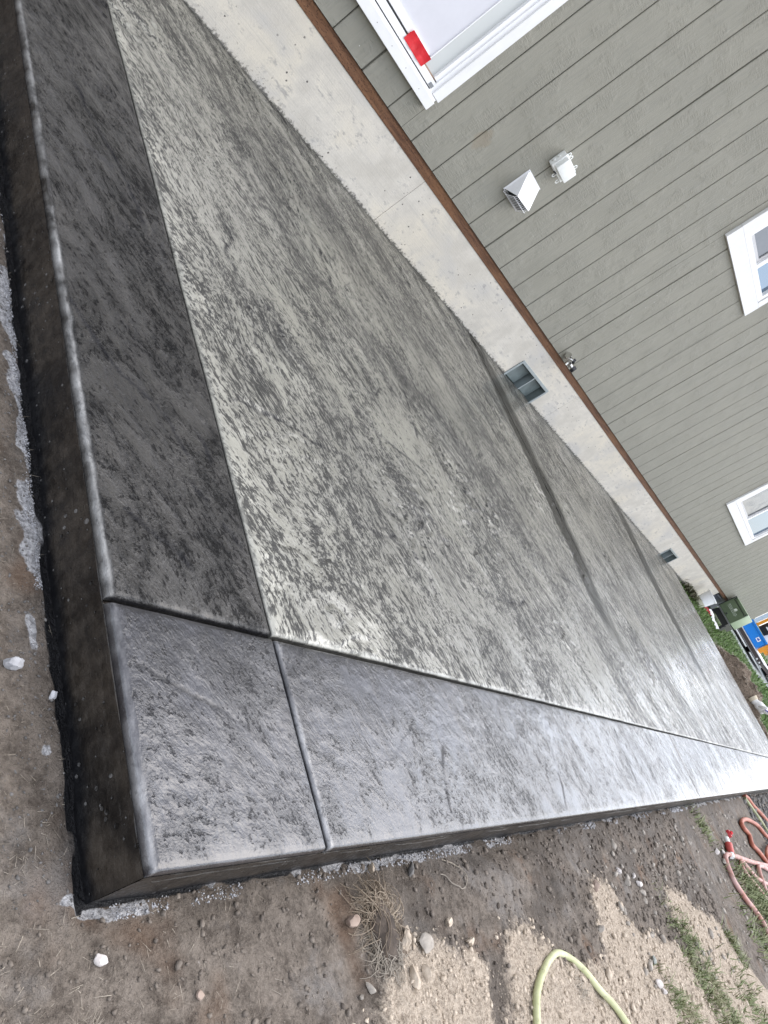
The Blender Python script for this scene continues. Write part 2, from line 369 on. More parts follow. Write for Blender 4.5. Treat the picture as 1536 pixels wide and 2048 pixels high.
# ------------------------------------------------------------------ patio slab: border and field panels
CORE_Z = -.0876
XJ = [0.005, 0.293, 3.11, 6.12, 9.45]; YJ = [0.0, 0.287, 2.741]
CRACKS = [[(.013, .758), (.042, .718), (.085, .664), (.148, .64), (.173, .60), (.198, .56)], [(.489, 1.264), (.511, 1.231), (.496, 1.145), (.517, 1.095), (.501, .991), (.528, .926)],
          [(.531, 1.404), (.542, 1.351), (.489, 1.264)], [(1.1, 1.8), (1.079, 1.709), (1.083, 1.65), (1.074, 1.565), (1.095, 1.521)],
          [(.306, .734), (.341, .75), (.378, .767), (.433, .768), (.51, .783), (.607, .779), (.705, .786)], [(.306, .716), (.333, .726), (.361, .747)],
          [(.894, 1.022), (1.004, .98), (1.123, .968), (1.233, .96), (1.316, .856)], [(1.458, 1.454), (1.364, 1.332), (1.335, 1.212), (1.297, 1.102), (1.253, 1.075)],
          [(1.158, 1.265), (1.148, 1.228), (1.094, 1.166)], [(.667, .598), (.715, .604), (.779, .605), (.86, .625), (.953, .653), (1.042, .709), (1.074, .754)],
          [(.23, .625), (.241, .604), (.25, .574)], [(.192, .514), (.216, .485)], [(.242, .46), (.257, .441), (.27, .428)], [(1.453, 2.015), (1.525, 1.944), (1.624, 1.89)],
          [(1.663, .554), (1.818, .546), (1.889, .522), (1.862, .483)], [(1.284, .596), (1.439, .591), (1.622, .614), (1.747, .667)], [(1.579, .427), (1.588, .382), (1.53, .301)],
          [(.022, .211), (.051, .203), (.085, .19), (.129, .172), (.177, .157), (.206, .134)], [(.715, .137), (.677, .075), (.663, .034)], [(2.1, .25), (2.06, .02)], [(2.3, .9), (2.6, .92), (2.85, .83)],
          [(.10, 1.45), (.13, 1.36), (.19, 1.24), (.22, 1.10)], [(.05, .42), (.11, .39), (.15, .36)], [(1.35, .19), (1.31, .09), (1.27, .02)], [(4.0, .25), (3.9, .03)]]
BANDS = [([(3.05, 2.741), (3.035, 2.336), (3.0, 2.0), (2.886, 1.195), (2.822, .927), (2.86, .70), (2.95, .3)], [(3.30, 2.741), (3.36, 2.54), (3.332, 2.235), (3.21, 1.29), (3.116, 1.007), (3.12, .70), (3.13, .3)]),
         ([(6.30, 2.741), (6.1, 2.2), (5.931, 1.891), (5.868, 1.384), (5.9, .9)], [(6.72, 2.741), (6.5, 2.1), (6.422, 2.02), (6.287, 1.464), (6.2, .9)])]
def slab_fields(x, y, e, outer_e):
    calm = np.where(y < .287, .45, 1.0)
    u = .0038 * fbm(x * 1.9, y * 1.9, 3, 1) + .0019 * calm * fbm(x * 7, y * 7, 3, 5)
    wx = x + .05 * fbm(x * 4, y * 4, 3, 21); wy = y + .05 * fbm(x * 4, y * 4, 3, 22)
    lay = fbm(wx * 2.1, wy * 3.0, 4, 9) * 5.5
    fr = lay - np.floor(lay); terr = np.floor(lay) + sst(.0, .10, fr)
    lm = sst(.05, .3, fbm(x * 1.7, y * 1.7, 2, 31))
    lay_h = .0052 * (terr - lay * 0.92) * lm * np.where(y < .287, .10, 1.0)
    seam = np.exp(-((fr - .05) / .035) ** 2) * lm * sst(-.1, .25, fbm(x * 6, y * 6, 2, 33))
    pm = sst(-.12, .28, fbm(x * 3.1, y * 3.1, 3, 41) + np.where(y < .287, 1.3 * (y - .17), 0))
    seam = seam * np.where(y < .287, .3, 1)
    rg = fbm(x * 42, y * 52, 3, 45)
    rough = .0009 * rg * (.25 + pm) - np.where(y < .287, .0004, .0014) * sst(.18, .42, perlin(x * 66, y * 76, 51) + .35 * perlin(x * 150, y * 150, 52)) * pm
    crack = np.zeros_like(x); ch = 0
    cx = x + .011 * fbm(x * 24, y * 24, 4, 61, .6); cy = y + .011 * fbm(x * 24, y * 24, 4, 62, .6)
    for c in CRACKS:
        if c[0][0] > x.max() + .3 or c[-1][0] < x.min() - .3: continue
        d, sg = seg_dist(cx, cy, c)
        wd = .0017 + .0013 * np.hypot(x + .55, y + .12)
        crack = np.maximum(crack, np.minimum(1, 1.5 * np.exp(-(d / wd) ** 2)) * sst(-.45, .15, fbm(x * 12, y * 12, 2, 66)))
        ch = ch - .0008 * np.exp(-(d / (wd * 1.1)) ** 2) + .0004 * np.tanh(sg * d / .004) * np.exp(-d / .015)
    crack = np.maximum(crack, .8 * seam)
    k = sst(.001, .009, e + .006 * fbm(x * 40, y * 40, 2, 57)) * sst(.006, .011, outer_e + .0015 * fbm(x * 40, y * 40, 2, 58))
    h = u * (.35 + .65 * sst(0, .05, e)) + (lay_h + rough + ch) * k
    return h, 1 - k, crack * k
def axis_lines(a, b, step, lo_e, hi_e):
    core = [0, .0012, .0026, .0045, .007, .010, .014, .020]
    n = max(2, int(round((b - a - .04) / step)))
    xs = list(a + np.array(core)) + list(np.linspace(a + .02, b - .02, n + 1)[1:-1]) + list(b - np.array(core[::-1]))
    return np.array(xs)
patio = None
def make_panel(i, j, step, mat):
    g = .0028
    x0, x1 = XJ[i] + (g if i else 0), XJ[i + 1] - (g if i < 3 else 0)
    y0, y1 = YJ[j] + (.0032 if j else 0), YJ[j + 1] - (.0028 if j < 1 else .001)
    xs = axis_lines(x0, x1, step[0], 0, 0); ys = axis_lines(y0, y1, step[1], 0, 0)
    X, Y = np.meshgrid(xs, ys)
    eL, eR, eF, eB = X - x0, x1 - X, Y - y0, y1 - Y
    if j == 1: eB = eB * 0 + 1          # against the foundation: no tooled edge
    e = np.minimum(np.minimum(eL, eR), np.minimum(eF, eB))
    outer = np.minimum(np.where(i == 0, eL, 9.) , np.where(j == 0, eF, 9.)); outer = np.minimum(outer, np.where(i == 3, eR, 9.))
    h, sm, ck = slab_fields(X, Y, e, outer)
    def rnd(e_, r):
        t = np.clip(e_ / r, 0, 1); return -r * (1 - np.sqrt(np.clip(1 - (1 - t) ** 2, 0, 1)))
    z = h
    for ee, out, on in ((eL, i == 0, True), (eR, i == 3, True), (eF, j == 0, True), (eB, False, j == 0)):
        if on and ee is eL and (i == 0 or (i == 1 and j == 1)):
            wv_ = .0072 + .0015 * fbm(Y * 3, Y * 0 + 4, 2, 73)
            z = z - .30 * np.clip(wv_ - ee, 0, 1) * (1 + .08 * fbm(X * 90, Y * 20, 2, 74)) + rnd(ee, .003)
        elif on: z = z + rnd(ee, .0045 if out else .0055)
    # joint grooves dip a little more irregularly
    z = z - .0016 * np.exp(-(e / .012) ** 2) * (.6 + .8 * fbm(X * 9, Y * 9, 2, 71)) + .0003 * fbm(X * 40, Y * 40, 2, 72) * sst(.0, .004, e)
    einner = np.minimum(np.minimum(eL if i else eL * 0 + 9, eR if i < 3 else eL * 0 + 9), np.minimum(eF if j else eL * 0 + 9, eB if j == 0 else eL * 0 + 9))
    ck = np.maximum(ck, sst(.0012, .0002, einner))
    band = np.zeros_like(X)
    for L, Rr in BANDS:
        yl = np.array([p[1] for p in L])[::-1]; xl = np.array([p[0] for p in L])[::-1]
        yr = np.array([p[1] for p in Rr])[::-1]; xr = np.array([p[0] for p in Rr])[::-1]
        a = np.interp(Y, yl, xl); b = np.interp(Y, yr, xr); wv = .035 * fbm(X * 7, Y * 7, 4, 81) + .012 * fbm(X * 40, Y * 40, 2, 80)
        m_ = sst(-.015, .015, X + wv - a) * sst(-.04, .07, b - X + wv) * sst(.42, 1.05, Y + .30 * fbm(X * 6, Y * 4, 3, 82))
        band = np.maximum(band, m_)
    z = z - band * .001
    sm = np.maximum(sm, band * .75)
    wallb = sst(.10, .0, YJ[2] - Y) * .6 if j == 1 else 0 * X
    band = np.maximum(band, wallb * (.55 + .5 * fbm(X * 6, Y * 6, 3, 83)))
    if j == 0: band = np.maximum(band, .55 * sst(.15, .27, Y + .07 * fbm(X * 7, Y * 7, 4, 99)) * sst(1.0, .25, X + .2 * fbm(X * 5, Y * 5, 3, 100)) * (.7 + .6 * fbm(X * 16, Y * 16, 3, 102)).clip(0, 1))  # darker towards the joint: pigment plus the house's reflection painted in
    pale = np.zeros_like(X)  # pale lips and patches: burnished concrete plus bright reflections painted into the colour
    if j == 1 and i >= 1:
        pale = .8 * np.exp(-((X - XJ[1]) / .09) ** 2) * (.5 + fbm(X * 14, Y * 9, 3, 84)) + .6 * np.exp(-((Y - YJ[1]) / .022) ** 2) * (.4 + fbm(X * 9, Y * 14, 3, 85))
        pale = np.clip(pale + .5 * sst(.15, .5, fbm(X * 3.2, Y * 3.2, 3, 86)) * sst(2.2, .6, Y) + .38 * np.exp(-((X - .29) / .55) ** 2) * (.7 + .9 * fbm(X * 6, Y * 6, 3, 96)).clip(0, 1.3), 0, 1)
    if i == 0:
        pale = np.maximum(pale, sst(.0078, .0055, eL + .0007 * fbm(Y * 45, X * 60, 2, 88)) * (.40 + .9 * fbm(Y * 7, X * 0, 3, 89) + .7 * fbm(Y * 34, X * 120, 3, 90)).clip(0, 1) * sst(2.4, .8, Y))
    if i == 1 and j == 1: pale = np.maximum(pale, sst(.016, .007, eL + .004 * fbm(Y * 25, X * 0, 3, 97)) * (.75 + .6 * fbm(Y * 6, X * 0, 3, 98)).clip(0, 1))
    if i == 1 and j == 0: pale = np.maximum(pale, sst(.010, .005, eL) * (.45 + .9 * fbm(Y * 12, X * 0, 3, 87)).clip(0, 1))
    # skirt
    zb = -.0135
    Z = z.copy()
    Xp = np.pad(X, 1, mode='edge'); Yp = np.pad(Y, 1, mode='edge'); Zp = np.pad(Z, 1, mode='edge')
    Zp[0, :] = zb; Zp[-1, :] = zb; Zp[:, 0] = zb; Zp[:, -1] = zb
    pad = lambda a: np.pad(a, 1, mode='edge')
    def skirt(a, v_): a = a.copy(); a[0, :] = a[-1, :] = v_; a[:, 0] = a[:, -1] = v_; return a
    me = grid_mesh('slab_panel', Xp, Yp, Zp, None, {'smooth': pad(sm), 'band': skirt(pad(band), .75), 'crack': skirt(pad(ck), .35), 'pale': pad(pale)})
    return link('slab_panel', me, mat, patio)
core = MB()
def core_mesh():
    # side faces of the pour, subdivided and slightly uneven, plus a floor under the joints
    v, f = [], []
    def side(p0, p1, nrm, n):
        zs = [-.0130, -.0140, -.020, -.0295, -.0305, -.0315, -.045, -.06, -.075, -.0876, -.16]; base = len(v)
        for k in range(n + 1):
            t = k / n; t = t * t if n > 300 else 1 - (1 - t) ** 2 if n == 300 else t
            x = p0[0] + (p1[0] - p0[0]) * t; y = p0[1] + (p1[1] - p0[1]) * t
            for z in zs:
                o = .0005 + (.0008 if z == -.0305 and nrm[1] < 0 and perlin(x * 6, .3, 93) > -.1 else 0)
                o += (.0012 * perlin(x * 9 + y * 9, z * 40, 91) + .0006 * perlin(x * 60 + y * 60, z * 120, 92)) if z < -.0135 else 0
                v.append((x + nrm[0] * o, y + nrm[1] * o, z))
        m = len(zs)
        for k in range(n):
            for q in range(m - 1):
                a = base + k * m + q; f.append((a, a + 1, a + m + 1, a + m))
    side((.005, 2.74), (.005, 0), (-1, 0), 300); side((.005, 0), (9.45, 0), (0, -1), 400); side((9.45, 0), (9.45, 2.74), (1, 0), 60)
    b = len(v); v.extend([(.007, .002, -.016), (9.448, .002, -.016), (9.448, 2.738, -.016), (.007, 2.738, -.016)]); f.append((b, b + 1, b + 2, b + 3))
    return pydata('patio', v, f, False)
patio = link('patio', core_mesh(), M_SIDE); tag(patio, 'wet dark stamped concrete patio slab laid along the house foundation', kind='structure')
STEPX = [(.0034), (.0050), (.011), (.02)]
for j in range(2):
    for i in range(4):
        sx = STEPX[i]; sy = (.0036 if j == 0 else .0050) if i < 2 else (.006 if j == 0 else (.010, .016)[i - 2])
        if i == 0: sy = .0036 if j == 0 else .0048
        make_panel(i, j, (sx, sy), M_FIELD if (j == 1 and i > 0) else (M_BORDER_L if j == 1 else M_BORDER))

# ------------------------------------------------------------------ ground
SAND = [[(.508, -.121), (.592, -.121), (.65, -.134), (.669, -.155), (.727, -.176), (.745, -.212), (.697, -.326), (.5, -.8), (.3, -.8), (.36, -.253), (.437, -.172), (.467, -.154)],
        [(.866, -.152), (.97, -.159), (.991, -.188), (1.033, -.212), (1.096, -.245), (1.345, -.295), (1.393, -.252), (1.417, -.17), (1.513, -.129), (1.592, -.143), (1.668, -.272), (1.982, -.359), (2.257, -.502), (2.788, -.741), (3.4, -1.4), (1.128, -1.4), (.75, -.8), (.696, -.357), (.81, -.221)],
        [(2.157, -.217), (2.303, -.263), (2.643, -.386), (2.827, -.547), (3.029, -.702), (3.327, -.886), (3.4, -1.4), (2.9, -.9), (2.742, -.749), (2.189, -.58), (2.218, -.453), (2.128, -.3)]]
def ground_h(x, y):
    base = CORE_Z + .002
    lift = .072 * sst(9.5, 10.6, x) * sst(-.2, .8, y)
    h = base + lift + .007 * fbm(x * 3, y * 3, 3, 101) * sst(0, .06, np.maximum(-x, -y)) + .006 * fbm(x * 17, y * 17, 3, 105) + .0075 * np.abs(fbm(x * 48, y * 48, 3, 109)) * sst(-.3, .3, fbm(x * 8, y * 8, 2, 108))
    out = np.maximum(np.maximum(-x, -y), x - 9.45)      # distance outside the slab
    n = fbm(x * 11, y * 11, 3, 111)
    h = h - .005 * sst(.016, .002, out + .006 * n)
    s = sand_mask(x, y)
    h = h + s * (.010 + .009 * fbm(x * 24, y * 24, 3, 115) + .004 * np.abs(fbm(x * 70, y * 70, 2, 117)))
    # eroded tread edge left of the root clump
    h = h + .012 * sst(.40, .46, x + .03 * n) * sst(-.02, -.06, y) * sst(1.6, .9, x)
    h = h + .012 * sst(1.17, 1.2, x + .1 * y + .02 * n) * sst(1.5, 1.22, x) * sst(-.05, -.1, y)
    return h
def sand_mask(x, y):
    x = np.asarray(x, float); y = np.asarray(y, float); r_ = np.zeros(x.shape)
    far = .8 * sst(-.75, -.95, y); k = (x > .15) & (x < 3.7) & (y > -1.6) & (y < .02)
    r_[k] = _sand(x[k], y[k]); return np.maximum(r_, far)
def _sand(x, y):
    wx = x + .05 * fbm(x * 14, y * 14, 4, 121) + .006 * perlin(x * 70, y * 70, 123); wy = y + .022 * fbm(x * 14, y * 14, 4, 122) + .005 * perlin(x * 70, y * 70, 124)
    m = np.zeros(np.shape(x))
    for p in SAND:
        q = 0; off = [(0, 0)] + [(r_ * math.cos(t_), r_ * .7 * math.sin(t_)) for r_, n_ in ((.014, 6), (.03, 8), (.05, 8)) for t_ in [2 * math.pi * k_ / n_ + r_ * 50 for k_ in range(n_)]]
        for ox, oy in off: q = q + inpoly(wx + ox, wy + oy, p)
        m = np.maximum(m, q / len(off))
    return m
def lines(breaks):
    out = [breaks[0][0]]
    for (a, s), (b, _) in zip(breaks[:-1], breaks[1:]):
        n = max(1, int(round((b - a) / s))); out += list(np.linspace(a, b, n + 1)[1:])
    return np.array(out)
gx = list(-lines([(.25, .02), (.5, .06), (2, .5), (10, 3), (60, 20), (240, 60), (241, 1)])[::-1][:-1]) + list(lines([(-.25, .005), (.95, .005), (1.5, .007), (2.6, .011), (4, .018), (6, .035), (9, .08), (12, .09), (20, .4), (60, 5), (400, 60), (401, 1)]))
gy = list(-lines([(.95, .03), (2, .12), (6, .6), (40, 5), (240, 40), (241, 1)])[::-1][:-1]) + list(lines([(-.95, .012), (-.6, .008), (-.36, .0055), (.36, .0055), (1.0, .008), (1.7, .016), (2.9, .05), (8, .4), (60, 6), (240, 40), (241, 1)]))
gx = np.unique(np.round(gx, 5)); gy = np.unique(np.round(gy, 5))
GX, GY = np.meshgrid(gx, gy)
GZ = ground_h(GX, GY)
cxm = (GX[:-1, :-1] + GX[1:, 1:]) / 2; cym = (GY[:-1, :-1] + GY[1:, 1:]) / 2
msk = ~((cxm > .03) & (cxm < 9.40) & (cym > .03) & (cym < 2.9))
out = np.maximum(np.maximum(-GX, -GY), GX - 9.45)
nz = fbm(GX * 16, GY * 16, 3, 131); nz2 = fbm(GX * 5, GY * 5, 3, 133)
left = sst(.03, .0, GX) * sst(-.0, .05, GY)
stain_shade = np.where(GX < 0, sst(.014, .006, out + .010 * nz), sst(.006, .001, out + .006 * nz))  # black strip at the slab foot: stain plus trench shadow painted into the soil
rw = np.where(GY > .0, .034, .015)
resid = sst(rw * 1.5, rw * .5, out + .016 * nz) * sst(.0, .22, nz2 + .10 * (GY > 0) + .5 * fbm(GX * 22, GY * 22, 2, 135)) * (1 - .0 * stain_shade)
resid = np.maximum(resid, .40 * sst(.30, .5, fbm(GX * 9, GY * 9, 3, 137)) * sst(.5, .05, np.abs(GX - .25)))
wetm = sst(.10, .02, out + .05 * nz2) * .8
wetm = np.maximum(wetm, 1.0 * sst(-.05, .25, fbm(GX * 6 + 3, GY * 6, 3, 139)) * sst(.35, .6, GX) * sst(-.8, -.1, GY))
wetm = wetm * (1 - sand_mask(GX, GY))
wetm = np.where(GX < .42, wetm * .45, wetm)
rust = sst(.22, .5, fbm(GX * 7 + 9, GY * 7, 3, 141))
lawn = sst(9.6, 10.2, GX + .3 * nz2) * sst(.2, .7, GY)
lawn = np.maximum(lawn, sst(13, 16, GX + nz2)); lawn = np.maximum(lawn, sst(9, 14, -GY + nz2)); lawn = np.maximum(lawn, sst(5, 9, -GX + nz2))
me = grid_mesh('ground', GX, GY, GZ, msk, {'sand': sand_mask(GX, GY), 'wet': wetm, 'resid': resid, 'stain_shade': stain_shade, 'rust': rust, 'lawn': lawn})
ground = link('ground', me, M_GROUND); tag(ground, 'trodden bare soil yard around the new patio', kind='structure')
def gz(x, y):
    i = int(np.clip(np.searchsorted(gx, x) - 1, 0, len(gx) - 2)); j = int(np.clip(np.searchsorted(gy, y) - 1, 0, len(gy) - 2))
    u = (x - gx[i]) / (gx[i + 1] - gx[i]); v = (y - gy[j]) / (gy[j + 1] - gy[j])
    return float(GZ[j, i] * (1 - u) * (1 - v) + GZ[j, i + 1] * u * (1 - v) + GZ[j + 1, i] * (1 - u) * v + GZ[j + 1, i + 1] * u * v)

# ------------------------------------------------------------------ house
W = 2.741; YF = W - .012; X0 = 1.1471; G = .2032; XEND = 14.40; ZTOP = 2.72; ZS = .349
house = thing('house', 'grey green house with grooved vertical siding above a pale concrete foundation', 'house', (0, W, 0))
house_inv = lambda x, y, z: (x, y - W, z)
def hput(mb, name, mat, parent=None, smooth=False):
    me = mb.mesh(name, smooth)
    o = bpy.data.objects.new(name, me); COL.objects.link(o); me.materials.append(mat)
    p = parent or house; o.parent = p; o.matrix_parent_inverse = Matrix.Translation((0, -W, 0))
    return o
# parents' parts sit at the house origin, so sub-parts need no offset of their own
def sub(mb, name, mat, parent, smooth=False):
    me = mb.mesh(name, smooth); o = bpy.data.objects.new(name, me); COL.objects.link(o); me.materials.append(mat); o.parent = parent
    return o
DOOR = (-.17, 1.668, .469, 2.55); WIN1 = (3.645, 4.585, 1.497, 2.42); WIN2 = (8.012, 9.785, .890, 2.42)
OPEN = [DOOR, WIN1, WIN2]
cache = {}
def board_mesh(wd, ht):
    k = (round(wd, 4), round(ht, 4))
    if k not in cache:
        c = .0022; t = .011
        p = [(0, t), (0, c), (c, 0), (wd - c, 0), (wd, c), (wd, t)]
        v = [(x, y, 0) for x, y in p] + [(x, y, ht) for x, y in p]
        f = [(i, i + 1, i + 7, i + 6) for i in range(5)] + [(0, 5, 4, 3, 2, 1), (6, 7, 8, 9, 10, 11)]
        cache[k] = pydata('siding_board', v, f); cache[k].materials.append(M_SIDING)
    return cache[k]
for i in range(-19, 66):
    a = X0 + G * i; b = a + G; seam_a = .0048 if (i % 6 == 1) else .0027; seam_b = .0048 if ((i + 1) % 6 == 1) else .0027
    if a > XEND - .05: break
    a += seam_a; b = min(b, XEND) - seam_b
    cuts = sorted({a, b} | {q for o in OPEN for q in o[:2] if a < q < b})
    for c0, c1 in zip(cuts[:-1], cuts[1:]):
        if c1 - c0 < .004: continue
        zr = [(ZS, ZTOP)]
        for o in OPEN:
            if c0 >= o[0] - 1e-6 and c1 <= o[1] + 1e-6: zr = [(ZS, o[2]), (o[3], ZTOP)]
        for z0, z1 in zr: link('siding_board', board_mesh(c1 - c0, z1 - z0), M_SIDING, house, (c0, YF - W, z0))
# backing behind the grooves, cut around the openings
mb = MB(); xs = [-2.72, DOOR[0], DOOR[1], WIN1[0], WIN1[1], WIN2[0], WIN2[1], XEND]
for k in range(7):
    a, b = xs[k], xs[k + 1]; op = [o for o in OPEN if abs(o[0] - a) < 1e-6]
    for z0, z1 in ([(ZS + .002, op[0][2]), (op[0][3], ZTOP)] if op else [(ZS + .002, ZTOP)]): mb.box(a, b, W - .0008, W + .03, z0, z1)
hput(mb, 'wall_sheathing', M_SHEATH)
mb = MB().box(-2.72, -2.70, W + .03, W + 7, ZS, ZTOP).box(XEND - .02, XEND, W + .031, W + 7, ZS, ZTOP).box(-2.72, XEND, W + 6.98, W + 7, ZS, ZTOP)
hput(mb, 'other_wall', M_SIDING)
# sill plate
xs_ = [-2.7, .02, 3.66, 7.31, 10.97, 14.38]
for a, b in zip(xs_[:-1], xs_[1:]): hput(MB().box(a + .0008, b - .0008, W - .003, W + .12, .2985, .3465, .0018), 'sill_plate', M_SILL)
# foundation sections, with openings for the two vents
V1 = (3.655, 4.135, -.016, .150); V2 = (8.580, 9.045, -.014, .145)
secs = [(-2.7, -.45), (-.45, 1.99), (1.99, 4.42), (4.42, 6.95), (6.95, 9.40), (9.40, 11.55)]
def found_section(a, b, hole):
    g = .0012; a += g; b -= g; zb, zt = -.35, .298
    mb = MB(); y0, y1 = W, W + .2
    if not hole: mb.box(a, b, y0, y1, zb, zt); return mb
    hx0, hx1, hz0, hz1 = hole
    mb.box(a, hx0, y0, y1, zb, zt); mb.box(hx1, b, y0, y1, zb, zt); mb.box(hx0, hx1, y0 + .0, y1, hz1, zt); mb.box(hx0, hx1, y0, y1, zb, hz0)
    return mb
foundation = hput(MB().box(-2.69, 11.54, W + .012, W + .19, -.34, .296), 'foundation', M_FOUND) if False else None
for a, b in secs:
    hole = V1 if a < V1[0] < b else (V2 if a < V2[0] < b else None)
    hput(found_section(a, b, hole), 'foundation_section', M_FOUND)
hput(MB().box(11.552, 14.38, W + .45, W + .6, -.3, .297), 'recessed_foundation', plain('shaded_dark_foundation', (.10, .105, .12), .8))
hput(MB().box(11.56, 14.38, W + .121, W + .62, .30, .345), 'floor_overhang', M_SILL)
def foundation_vent(V):
    x0, x1, z0, z1 = V; fw = .016
    fr = MB().box(x0, x1, W - .005, W + .002, z1 - fw, z1 + .004, .001).box(x0 - .003, x0 + fw, W - .0052, W + .0018, z0, z1 - fw).box(x1 - fw, x1 + .003, W - .0052, W + .0018, z0, z1 - fw)
    f = hput(fr, 'foundation_vent', M_GALV)
    xm = x0 + (x1 - x0) * .515
    sub(MB().box(xm - .005, xm + .005, W - .003, W + .07, z0, z1 - fw), 'vent_divider', M_GALV, f)
    c = MB(); d = W + .085
    e_ = .002; c.poly([(x0 + e_, W, z0 + e_), (x1 - e_, W, z0 + e_), (x1 - e_, W, z1 - e_), (x0 + e_, W, z1 - e_), (x0 + e_, d, z0 + e_), (x1 - e_, d, z0 + e_), (x1 - e_, d - .03, z1 - e_), (x0 + e_, d - .03, z1 - e_)], [(4, 5, 6, 7), (0, 1, 5, 4), (3, 7, 6, 2), (0, 4, 7, 3), (1, 2, 6, 5)])
    sub(c, 'vent_cavity', M_GALV_IN, f)
    for xa, xb in ((x0 + .02, xm - .012), (xm + .012, x1 - .02)):
        sub(MB().box(xa, xb, W + .050, W + .0525, z0 + .012, z1 - .03, .001), 'damper_blade', M_GALV_IN, f)
foundation_vent(V1); foundation_vent(V2)
# soffit, fascia, roof
hput(MB().box(-3.0, XEND + .3, W - .30, W + 7.3, ZTOP, ZTOP + .02), 'soffit', M_TRIM)
hput(MB().box(-3.0, XEND + .3, W - .325, W - .302, ZTOP - .03, ZTOP + .15), 'fascia', M_TRIM)
mb = MB(); xa, xb = -3.05, XEND + .35; ya, yr, yb = W - .36, W + 3.5, W + 7.4; z0, zr = ZTOP + .155, ZTOP + 1.5
mb.poly([(xa, ya, z0), (xb, ya, z0), (xb, yr, zr), (xa, yr, zr), (xa, yb, z0), (xb, yb, z0)], [(0, 1, 2, 3), (3, 2, 5, 4), (0, 3, 4), (1, 5, 2)])
hput(mb, 'roof', M_ROOF)

def window_unit(V, tr, split, name):
    x0, x1, z0, z1 = V; y = YF
    o = bpy.data.objects.new(name, None); COL.objects.link(o); o.parent = house; o.matrix_parent_inverse = Matrix.Translation((0, -W, 0))
    P = lambda mb, n, m: sub(mb, n, m, o)
    tl, tb, trr = tr
    P(MB().box(x0, x1 , y - .02, y + .012, z0, z0 + tb, .0015), 'bottom_trim', M_TRIM)
    P(MB().box(x0, x0 + tl, y - .0185, y + .012, z0 + tb + .001, z1 - .1, .0015), 'side_trim', M_TRIM)
    P(MB().box(x1 - trr, x1, y - .0185, y + .012, z0 + tb + .001, z1 - .1, .0015), 'side_trim', M_TRIM)
    P(MB().box(x0 - .01, x1 + .01, y - .021, y + .012, z1 - .099, z1, .0015), 'top_trim', M_TRIM)
    a, b, c, d = x0 + tl + .004, x1 - trr - .004, z0 + tb + .004, z1 - .104; fw = .036
    fr = MB().box(a, b, y - .012, y + .05, c, c + fw, .002).box(a, b, y - .012, y + .05, d - fw, d, .002).box(a, a + fw, y - .0118, y + .05, c + fw, d - fw).box(b - fw, b, y - .0118, y + .05, c + fw, d - fw)
    P(fr, 'window_frame', M_VINYL)
    xm = a + (b - a) * split; mw = .042
    P(MB().box(xm - mw / 2, xm + mw / 2, y - .006, y + .045, c + fw, d - fw, .002), 'mullion', M_VINYL)
    # near half: sliding sash with screen; far half: fixed glass
    s0, s1 = a + fw, xm - mw / 2; t = .026
    sa = MB().box(s0, s1, y + .008, y + .03, c + fw, c + fw + t).box(s0, s1, y + .008, y + .03, d - fw - t, d - fw).box(s0, s0 + t, y + .0082, y + .03, c + fw + t, d - fw - t).box(s1 - t, s1, y + .0082, y + .03, c + fw + t, d - fw - t)
    P(sa, 'screen_sash', M_SASH_GREY)
    P(MB().box(s0 + t, s1 - t, y + .016, y + .018, c + fw + t, d - fw - t), 'screen_pane', M_SCREEN_GLASS)
    P(MB().box(xm + mw / 2, b - fw, y + .012, y + .018, c + fw, d - fw), 'glass_pane', M_GLASS)
    P(MB().box(x0 + .01, x1 - .01, y + .06, y + .07, z0 + .02, z1 - .02), 'window_backing', M_DARK)
_m = Mat('screened_glass', .12, .5, 0, (.03, .034, .04), 1.9); _k = _m.noise(6, 4, .6, None, 1.2)
M_SCREEN_GLASS = _m.set(color=_m.mix(_k, (.02, .024, .03), (.11, .12, .135)), rough=_m.step(_k, .3, .7, .08, .3))
window_unit(WIN1, (.105, .098, .06), .50, 'window'); window_unit(WIN2, (.105, .098, .09), .48, 'window')

# sliding patio door wrapped in film, red tape at its foot
door = bpy.data.objects.new('patio_door', None); COL.objects.link(door); door.parent = house; door.matrix_parent_inverse = Matrix.Translation((0, -W, 0))
def D(mb, n, m, smooth=False): return sub(mb, n, m, door, smooth)
dx0, dx1, dz0, dz1 = DOOR; y = YF
D(MB().box(dx0, 1.652, y - .034, y + .012, .470, .512, .002).box(dx0, 1.653, y - .024, y + .012, .512, .523, .002), 'door_sill', M_TRIM)
D(MB().box(dx0, 1.61, y - .012, y + .03, .523, .5275), 'sill_gasket', M_GAP)
D(MB().box(dx0 + .05, 1.60, y - .014, y + .03, .5275, .556, .0015), 'door_track', M_VINYL)
D(MB().box(dx0 + .05, 1.344, y - .009, y + .03, .556, .5635), 'track_gap', M_GAP)
D(MB().box(1.344, 1.588, y - .006, y + .03, .556, .562), 'track_wood', plain('bare_wood', (.30, .21, .15), .8))
D(MB().box(dx0 + .05, 1.48, y - .011, y + .03, .5635, .592, .0015), 'sash_rail', M_VINYL)
D(MB().box(1.617, 1.668, y - .026, y + .012, .524, dz1, .002), 'door_casing', M_TRIM)
D(MB().box(dx0, dx0 + .05, y - .026, y + .012, .524, dz1, .002), 'door_casing', M_TRIM)
D(MB().box(dx0 + .05, 1.617, y - .026, y + .012, dz1 - .06, dz1, .002), 'head_casing', M_TRIM)
D(MB().box(1.597, 1.617, y - .016, y + .03, .523, dz1 - .06), 'door_jamb', M_VINYL)
D(MB().box(1.588, 1.597, y - .010, y + .03, .562, dz1 - .06), 'jamb_step', M_VINYL)
D(MB().box(1.572, 1.588, y - .013, y + .03, .562, dz1 - .06, .001), 'jamb_stop', M_VINYL)
